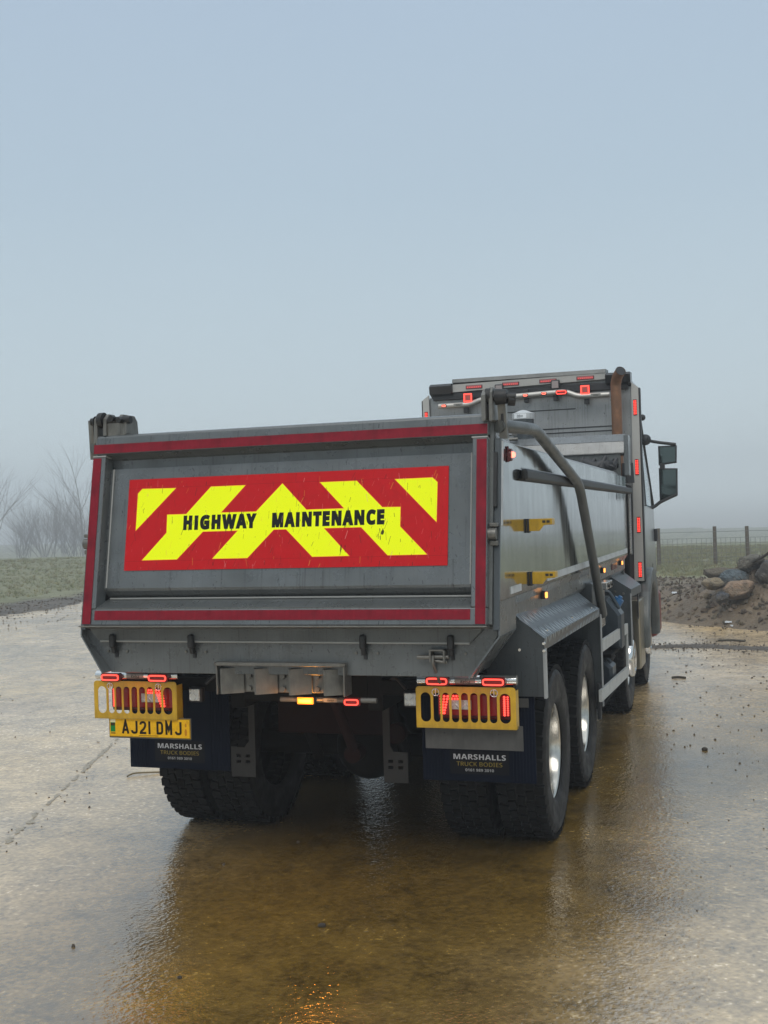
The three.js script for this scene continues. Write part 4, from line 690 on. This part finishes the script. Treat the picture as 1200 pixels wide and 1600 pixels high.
// ------------------------------------------------------------------ boulders on the bank
{
  function boulder(name, label, p, r, sc, c, s, ry = 0, group) {
    let g = new THREE.IcosahedronGeometry(1, 5); g.deleteAttribute('uv'); g.deleteAttribute('normal'); g = mergeVertices(g, 1e-4);
    const q = g.attributes.position, v = V(0, 0, 0), n = [];
    for (let i = 0; i < 17; i++) n.push([V(hash(i, s, 1) - .5, hash(i, s, 2) - .5, hash(i, s, 3) - .5).normalize(), rr(.55, .86)]);
    const cs = [];
    for (let i = 0; i < q.count; i++) {
      v.fromBufferAttribute(q, i).normalize(); const d0 = v.clone(); let k = 1; for (const [m, o] of n) { const d = d0.dot(m); if (d > o) k = Math.min(k, o / d); }
      const f = fbm(d0.x * .5 + 4 + s, d0.y * .5 + d0.z * .35 + 4, 6, 5, s); k *= 1.12 + .30 * (f - .5) + .10 * (fbm(d0.x * 1.3 + 5, d0.y * 1.3 + d0.z + 5, 11, 4, s + 3) - .5);
      v.copy(d0).multiplyScalar(k * r); q.setXYZ(i, v.x * sc[0], v.y * sc[1], v.z * sc[2]);
      const w = .45 + 1.1 * fbm(d0.x * .8 + 3, d0.z * .8 + d0.y * .6 + 3, 9, 5, s + 9), gr = sstep(fbm(d0.x + 3, d0.z + d0.y + 3, 5, 4, s + 5) - .35 * d0.y, .25, .6) * .7; cs.push(lerp(c[0], .11, gr) * w, lerp(c[1], .09, gr) * w, lerp(c[2], .062, gr) * w);
    }
    g.setAttribute('color', new THREE.Float32BufferAttribute(cs, 3)); g.computeVertexNormals(); boxUV(g);
    const o = new THREE.Mesh(g, M.rock); o.name = numbered(name); o.position.set(...p); o.rotation.y = ry; o.castShadow = o.receiveShadow = true; scene.add(o); return tag(o, label, 'boulder', group);
  }
  M.rock = new THREE.MeshStandardMaterial({ vertexColors: true, roughness: .75, bumpMap: rep(T.fine, .8), bumpScale: .05 });
  const grp = 'boulders heaped on the mud bank';
  boulder('boulder', 'large pinkish tan boulder at the front of the rock heap', [2.22, .62, -13.5], .30, [1.05, .62, .7], [.30, .20, .13], 3, .2, grp);
  boulder('boulder', 'blue grey angular boulder behind the pinkish tan boulder', [2.08, .74, -13.95], .27, [1.1, .62, .8], [.10, .125, .135], 5, .5, grp);
  boulder('boulder', 'small dark grey stone left of the tan boulder', [1.92, .47, -13.35], .12, [1, .9, .8], [.07, .075, .085], 8, .1, grp);
  boulder('boulder', 'sandy boulder half sunk in mud on the left of the heap', [1.74, .68, -13.7], .25, [1.0, .55, .7], [.27, .21, .13], 11, .9, grp);
  boulder('boulder', 'mossy brown boulder on the top of the heap', [2.42, 1.0, -14.2], .28, [1.1, .7, .8], [.14, .125, .095], 14, .3, grp);
  boulder('boulder', 'long low muddy slab sloping down to the left of the heap', [1.92, .84, -14.3], .46, [1.1, .22, .5], [.13, .105, .07], 17, -.2, grp);
  boulder('boulder', 'dark boulder at the right end of the heap', [2.74, .84, -13.9], .36, [1, .6, .8], [.10, .09, .08], 21, .7, grp);
  const bw = mat([.05, .042, .03], .85);
  const b = mb(); b.tube([[2.36, .98, -14.1], [2.5, 1.08, -13.9], [2.6, 1.13, -13.75], [2.72, 1.22, -13.6]], .026, 7, 4); b.cyl([2.55, 1.1, -13.8], [2.56, 1.17, -13.78], .012, .006, 6); b.cyl([2.62, 1.14, -13.72], [2.60, 1.19, -13.72], .01, .005, 6);
  tag(b.build(numbered('broken_branch'), bw), 'dark broken branch sticking out of the rock heap', 'branch');
  const wd = mb(); wd.tube([[1.20, .40, -13.9], [1.18, .62, -13.9], [1.20, .78, -13.9]], .008, 5, 3); wd.cyl([1.185, .6, -13.9], [1.28, .66, -13.9], .005, .003, 5); wd.cyl([1.19, .66, -13.9], [1.13, .75, -13.9], .005, .002, 5); tag(wd.build(numbered('dead_stem'), bw), 'thin dead weed stem on the mud bank beside the cab', 'dead stem');
  // scraps, sticks and clods
  const scrap = (label, p, w, d, ry) => { const g = new THREE.PlaneGeometry(w, d, 4, 3).rotateX(-Math.PI / 2), q = g.attributes.position; for (let i = 0; i < q.count; i++) q.setY(i, .03 * hash(i, 3, 7)); g.computeVertexNormals(); const o = new THREE.Mesh(g, M.white); o.name = numbered('paper_scrap'); o.position.set(...p); o.rotation.set(.25, ry, 0); scene.add(o); tag(o, label, 'litter', 'white scraps on the mud bank'); };
  scrap('white scrap lying on the mud close to the cab', [1.05, .46, -14.6], .09, .07, .3); scrap('white scrap below the small dark grey stone', [2.02, height(2.02, -13.0) + .03, -13.0], .11, .05, .1); scrap('tiny white scrap at the foot of the mud bank', [2.08, height(2.08, -12.75) + .03, -12.75], .04, .04, .5);
  const stick = (n, label, pts, r, m = bw) => tag(mb().tube(pts, r, 6, 5).build(numbered(n), m), label, 'stick');
  stick('stick', 'short dark stick lying on wet concrete beyond the front wheels', [[1.48, .012, -6.80], [1.55, .016, -6.82], [1.64, .012, -6.80]], .014);
  stick('stick', 'longer dark stick lying flat near the mud bank', [[1.9, .014, -10.78], [2.1, .018, -10.8], [2.3, .012, -10.72]], .014);
  stick('twig', 'pale bent twig on the concrete beside the rear left tyre', [[-2.33, .008, -.92], [-2.30, .018, -1.0], [-2.1, .010, -1.12], [-1.93, .012, -1.22], [-1.86, .008, -1.34]], .007, mat([.20, .16, .09], .8));
  const cl = new THREE.IcosahedronGeometry(.02, 1); const cm = mat([.035, .028, .02], .9);
  const clod = (label, x, z, k) => { const o = new THREE.Mesh(cl, cm); o.name = numbered('mud_clod'); o.position.set(x, .008 * k, z); o.scale.set(k * 1.2, k * .7, k); o.rotation.y = x * 9; o.castShadow = true; scene.add(o); tag(o, label, 'mud clod'); };
  clod('dark mud clod on the brown wet concrete behind the truck', .364, 1.82, .85); clod('dark mud clod on grey concrete at the lower left', -.02, 2.55, .5); clod('dark mud clod on the wet concrete right of the front wheels', 2.0, -2.7, 1.2);
}
// flat smear of mud across the concrete
{
  const g = new THREE.PlaneGeometry(3.4, 1.2, 120, 44).rotateX(-Math.PI / 2).translate(2.0, 0, -9.95), p = g.attributes.position;
  for (let i = 0; i < p.count; i++) { const x = p.getX(i), z = p.getZ(i), c = -9.95 + .12 * Math.sin(x * 3), e = Math.abs(z - c) / (.16 + .3 * wn(x, 1, 9, 142)); p.setY(i, -.02 + .05 * wn(x, z, 22, 141) * (1 - sstep(e, .1, 1)) + .022 * (1 - sstep(e, .2, 1.1)) * sstep(x, .6, 1.1)); }
  g.computeVertexNormals(); boxUV(g); const o = new THREE.Mesh(g, new THREE.MeshStandardMaterial({ color: col(.085, .066, .045), roughness: .55, bumpMap: rep(T.fine, .8), bumpScale: .03 })); o.name = 'mud_smear'; o.userData = { kind: 'structure', label: 'flat smear of dark mud across the concrete in front of the bank' }; scene.add(o);
}
// scattered grit and mud
{
  const g = new THREE.IcosahedronGeometry(1, 0), mA = mat([.06, .046, .032], .85), pts = [];
  for (let i = 0; i < 520; i++) { // crumbs near the bank, thinning towards the camera
    const t = Math.pow(rnd(), 1.6), z = -13.2 + t * 11, x = rr(1.35, 4.2); if (height(x, z) > .02) continue; pts.push([x, 0, z, rr(.003, .011) * (1 + .6 * (1 - t))]);
  }
  for (let i = 0; i < 420; i++) { const x = rr(.7, 3.2), c = -9.95 + .12 * Math.sin(x * 3), z = c + (rnd() + rnd() + rnd() - 1.5) * .7; pts.push([x, .004, z, rr(.003, .013)]); }
  for (let i = 0; i < 500; i++) { const z = rr(-22, -9), d = Math.pow(rnd(), 2) * 2.2; pts.push([edgeL(z) + d, 0, z, rr(.005, .018)]); }
  for (let i = 0; i < 90; i++) { const x = rr(-7, .2), z = rr(-12, 2.6); pts.push([x, 0, z, rr(.004, .011)]); }
  for (let i = 0; i < 70; i++) { const x = rr(1.4, 3.2), z = rr(-3, 3); pts.push([x, 0, z, rr(.003, .007)]); }
  for (let i = 0; i < 60; i++) { const t = rnd(), x = lerp(-1.72, -4.2, t), z = lerp(2.0, -5.0, t); pts.push([x + (rnd() + rnd() - 1) * .3, 0, z, rr(.003, .008)]); }
  const im = new THREE.InstancedMesh(g, mA, pts.length), m = new THREE.Matrix4();
  pts.forEach(([x, y, z, r], i) => im.setMatrixAt(i, m.compose(V(x, y + r * .25, z), Q.clone().setFromEuler(new THREE.Euler(rnd() * 6, rnd() * 6, rnd() * 6)), V(r * 1.4, r * .7, r))));
  im.name = 'mud_crumbs'; im.castShadow = true; im.userData = { kind: 'stuff', label: 'mud crumbs and grit scattered over the wet concrete', category: 'grit' }; scene.add(im);
  { const st = [], gg = new THREE.IcosahedronGeometry(1, 1), qq = gg.attributes.position; for (let i = 0; i < qq.count; i++) { const k = 1 + .35 * (hash(Math.round(qq.getX(i) * 50), Math.round(qq.getY(i) * 50 + qq.getZ(i) * 90), 3) - .5); qq.setXYZ(i, qq.getX(i) * k, qq.getY(i) * k * .8, qq.getZ(i) * k); } gg.computeVertexNormals();
    for (let i = 0; i < 170; i++) { const x = 2.5 + (rnd() + rnd() - 1) * 1.9, z = -13.9 + (rnd() + rnd() - 1) * 1.5; if (outside(x, z) < .1) continue; st.push([x, height(x, z), z, rr(.015, .06)]); }
    const is = new THREE.InstancedMesh(gg, mat([.105, .082, .056], .85), st.length); st.forEach(([x, y, z, r], i) => { is.setMatrixAt(i, m.compose(V(x, y, z), Q.clone().setFromEuler(new THREE.Euler(rnd() * 6, rnd() * 6, rnd() * 6)), V(r * 1.3, r, r))); const k = rr(.5, 1.7); is.setColorAt(i, col(k, k * rr(.9, 1.05), k * rr(.85, 1.1))); });
    is.name = 'rubble'; is.userData = { kind: 'stuff', label: 'small stones and rubble around the boulder heap', category: 'rubble' }; scene.add(is); }
  // clods on the bank and verge
  const q = []; for (let i = 0; i < 5200; i++) { const right = rnd() < .62, z = right ? rr(-21, -12) : rr(-26, -9), x = right ? rr(-1.5, 4.2) : edgeL(z) - Math.pow(rnd(), 1.3) * 2.2; const h = height(x, z); if (h < 0 || (right && outside(x, z) < .05)) continue; q.push([x, h, z, rr(.010, .045) * (right ? 1 : .6)]); }
  const ib = new THREE.InstancedMesh(g, mat([.085, .066, .045], .8), q.length); q.forEach(([x, y, z, r], i) => { ib.setMatrixAt(i, m.compose(V(x, y, z), Q.clone().setFromEuler(new THREE.Euler(rnd() * 6, rnd() * 6, rnd() * 6)), V(r * 1.5, r * .6, r))); const k = rr(.6, 1.5); ib.setColorAt(i, col(k, k * rr(.92, 1.05), k * rr(.85, 1.05))); });
  ib.name = 'mud_clods'; ib.castShadow = true; ib.userData = { kind: 'stuff', label: 'lumps of mud covering the bank and verge', category: 'mud' }; scene.add(ib);
}
// grass
{
  const v = [], blades = 7; for (let k = 0; k < blades; k++) { const a = k / blades * 6.28, r = .05 + .05 * hash(k, 1, 5), h = .09 + .1 * hash(k, 2, 5), c = Math.cos(a), s = Math.sin(a); v.push(c * .015 - s * .008, 0, s * .015 + c * .008, c * .015 + s * .008, 0, s * .015 - c * .008, c * r * 1.5, h, s * r * 1.5); }
  const g = new THREE.BufferGeometry(); g.setAttribute('position', new THREE.Float32BufferAttribute(v, 3)); g.computeVertexNormals();
  const N = 26000, im = new THREE.InstancedMesh(g, mat([.20, .205, .115], .95), N), m = new THREE.Matrix4(); let n = 0;
  while (n < N) {
    const right = rnd() < .5, z = right ? rr(-55, -19) : rr(-50, -16), x = right ? rr(-2.5, 5) : edgeL(z) - 3 - rnd() * 24, d = outside(x, z); if (right ? -z < 20.5 + rnd() * 3 : d < 1.9 + rnd() * 1.1) continue;
    const k = rr(.4, 1.1) * (right ? lerp(.45, .9, sstep(-z, 20, 30)) : .8); im.setMatrixAt(n, m.compose(V(x, height(x, z) - .01, z), Q.clone().setFromEuler(new THREE.Euler(0, rnd() * 6, 0)), V(k * 1.4, k, k * 1.4))); const c = rr(.65, 1.3); im.setColorAt(n, col(c * rr(.9, 1.25), c, c * rr(.7, 1.1))); n++;
  }
  im.name = 'grass'; im.userData = { kind: 'stuff', label: 'short wet grass of the field', category: 'grass' }; scene.add(im);
}
// ------------------------------------------------------------------ stock fence
{
  const f = thing('wire_fence', 'stock fence of wooden posts and square wire mesh across the misty field', 'fence', [1.27, 0, -33.6]);
  const wood = mat([.15, .115, .075], .9, 0, { map: rep(T.dirt, 1.5) });
  for (const [x, z, h] of [[-7, -.4, 1.36], [-4.4, -.2, 1.4], [-1.87, .2, 1.4], [0, 0, 1.42], [1.07, -.2, 1.40], [3.4, .1, 1.4], [5.9, .3, 1.4]]) { const b = mb(); b.cyl([x, -.1, z], [x + .02 * Math.sin(x * 5), h, z], .07, .062, 9); b.build('post', wood, f); }
  const w = mb(), A = [[-9.5, -.4], [-7, -.4], [-4.4, -.2], [-1.87, .2], [0, 0], [1.07, -.2], [3.4, .1], [5.9, .3], [8.5, .3]];
  const zAt = (x) => { for (let i = 0; i < A.length - 1; i++) if (x <= A[i + 1][0]) return lerp(A[i][1], A[i + 1][1], (x - A[i][0]) / (A[i + 1][0] - A[i][0])); return .3; };
  const st = (a, b, r) => w.cyl(a, b, r, r, 4, true);
  for (const y of [.12, .24, .37, .51, .67, .84, 1.02, 1.24]) for (let i = 0; i < A.length - 1; i++) st([A[i][0], y, A[i][1] + .065], [A[i + 1][0], y, A[i + 1][1] + .065], y > 1.1 ? .007 : .006);
  for (let x = -9.4; x < 8.4; x += .16) st([x, .12, zAt(x) + .068], [x, 1.02, zAt(x) + .068], .0055);
  w.build('wire_mesh', mat([.20, .20, .19], .6, .6), f);
}
// ------------------------------------------------------------------ bare shrubs and trees on the left
{
  const bark = mat([.19, .168, .145], .9);  // lightened, so part of the haze over the far trees is in this colour
  function grow(b, tw, p, d, L, r, depth, maxd, spread, up) {
    const steps = 3, at = p.clone(), dir = d.clone(), target = depth < 2 ? b : tw;
    let pr = r;
    for (let i = 0; i < steps; i++) {
      dir.add(V(rr(-.16, .16), rr(-.02, .12) * up, rr(-.16, .16))).normalize(); const nx = at.clone().addScaledVector(dir, L / steps), r2 = pr * .86;
      target.cyl(at.toArray(), nx.toArray(), pr, r2, depth < 1 ? 7 : depth < 3 ? 5 : 3, true); at.copy(nx); pr = r2;
      if (depth < maxd) for (let k = 0; k < (depth < 1 ? 2 : 1); k++) if (rnd() < .85) { const ax = V(rr(-1, 1), rr(-.3, .4), rr(-1, 1)).normalize(), nd = dir.clone().addScaledVector(ax, spread).normalize(); grow(b, tw, at, nd, L * rr(.5, .75), pr * .62, depth + 1, maxd, spread, up); }
    }
    if (depth < maxd) grow(b, tw, at, dir.clone(), L * .65, pr * .9, depth + 1, maxd, spread, up);
  }
  const protos = {};
  function shrub() { const t = new MB(), w = new MB(); for (let i = 0; i < 12; i++) grow(t, w, V(rr(-.35, .35), -.05, rr(-.25, .25)), V(rr(-.5, .5), 1, rr(-.4, .4)).normalize(), rr(.8, 1.35), .013, 0, 4, .55, .8); return [t.geo(), w.geo()]; }
  function tree(h) { const t = new MB(), w = new MB(); grow(t, w, V(0, -.1, 0), V(.05, 1, 0).normalize(), h * .36, h * .008, 0, 4, .62, .6); return [t.geo(), w.geo()]; }
  function plant(name, label, cat, p, geos, k, ry, group) {
    const t = thing(name, label, cat, p, group); t.scale.setScalar(k); t.rotation.y = ry;
    mesh(geos[0], bark, cat === 'tree' ? 'trunk' : 'stems', t); mesh(geos[1], bark, 'twigs', t, 'stuff'); return t;
  }
  const sA = shrub(), sB = shrub(), tA = tree(6.2), tB = tree(7.0);
  const at = (u, D) => { const x = 2.4 - (2.4 + 38.3) / 55 * D + u * D, z = 6.98 - D; return [x, height(x, z) - .2, z]; }; // along the field edge
  const G = 'bare shrubs fading into fog at the field edge', D = 128;
  plant('bare_tree', 'bare tree at the left edge of the picture fading into fog', 'tree', at(-.008, D - 6), tA, 2.45, .4);
  plant('bare_tree', 'tall faint bare tree just left of the tailgate', 'tree', at(.098, D + 14), tB, 2.8, 2.2);
  plant('bare_shrub', 'bare shrub between the edge tree and the other shrubs', 'shrub', at(.03, D), sA, 3.0, .2, G);
  plant('bare_shrub', 'widest bare shrub in the middle of the misty thicket', 'shrub', at(.055, D - 2), sB, 3.5, 1.4, G);
  plant('bare_shrub', 'bare shrub right of the widest shrub', 'shrub', at(.08, D + 3), sA, 3.4, 2.6, G);
  plant('bare_shrub', 'bare shrub nearest the left side of the tailgate', 'shrub', at(.102, D), sB, 3.2, 4.0, G);
}
scene.traverse((o) => { if (o.isMesh) { o.castShadow = true; o.receiveShadow = true; } });
renderer.render(scene, camera);
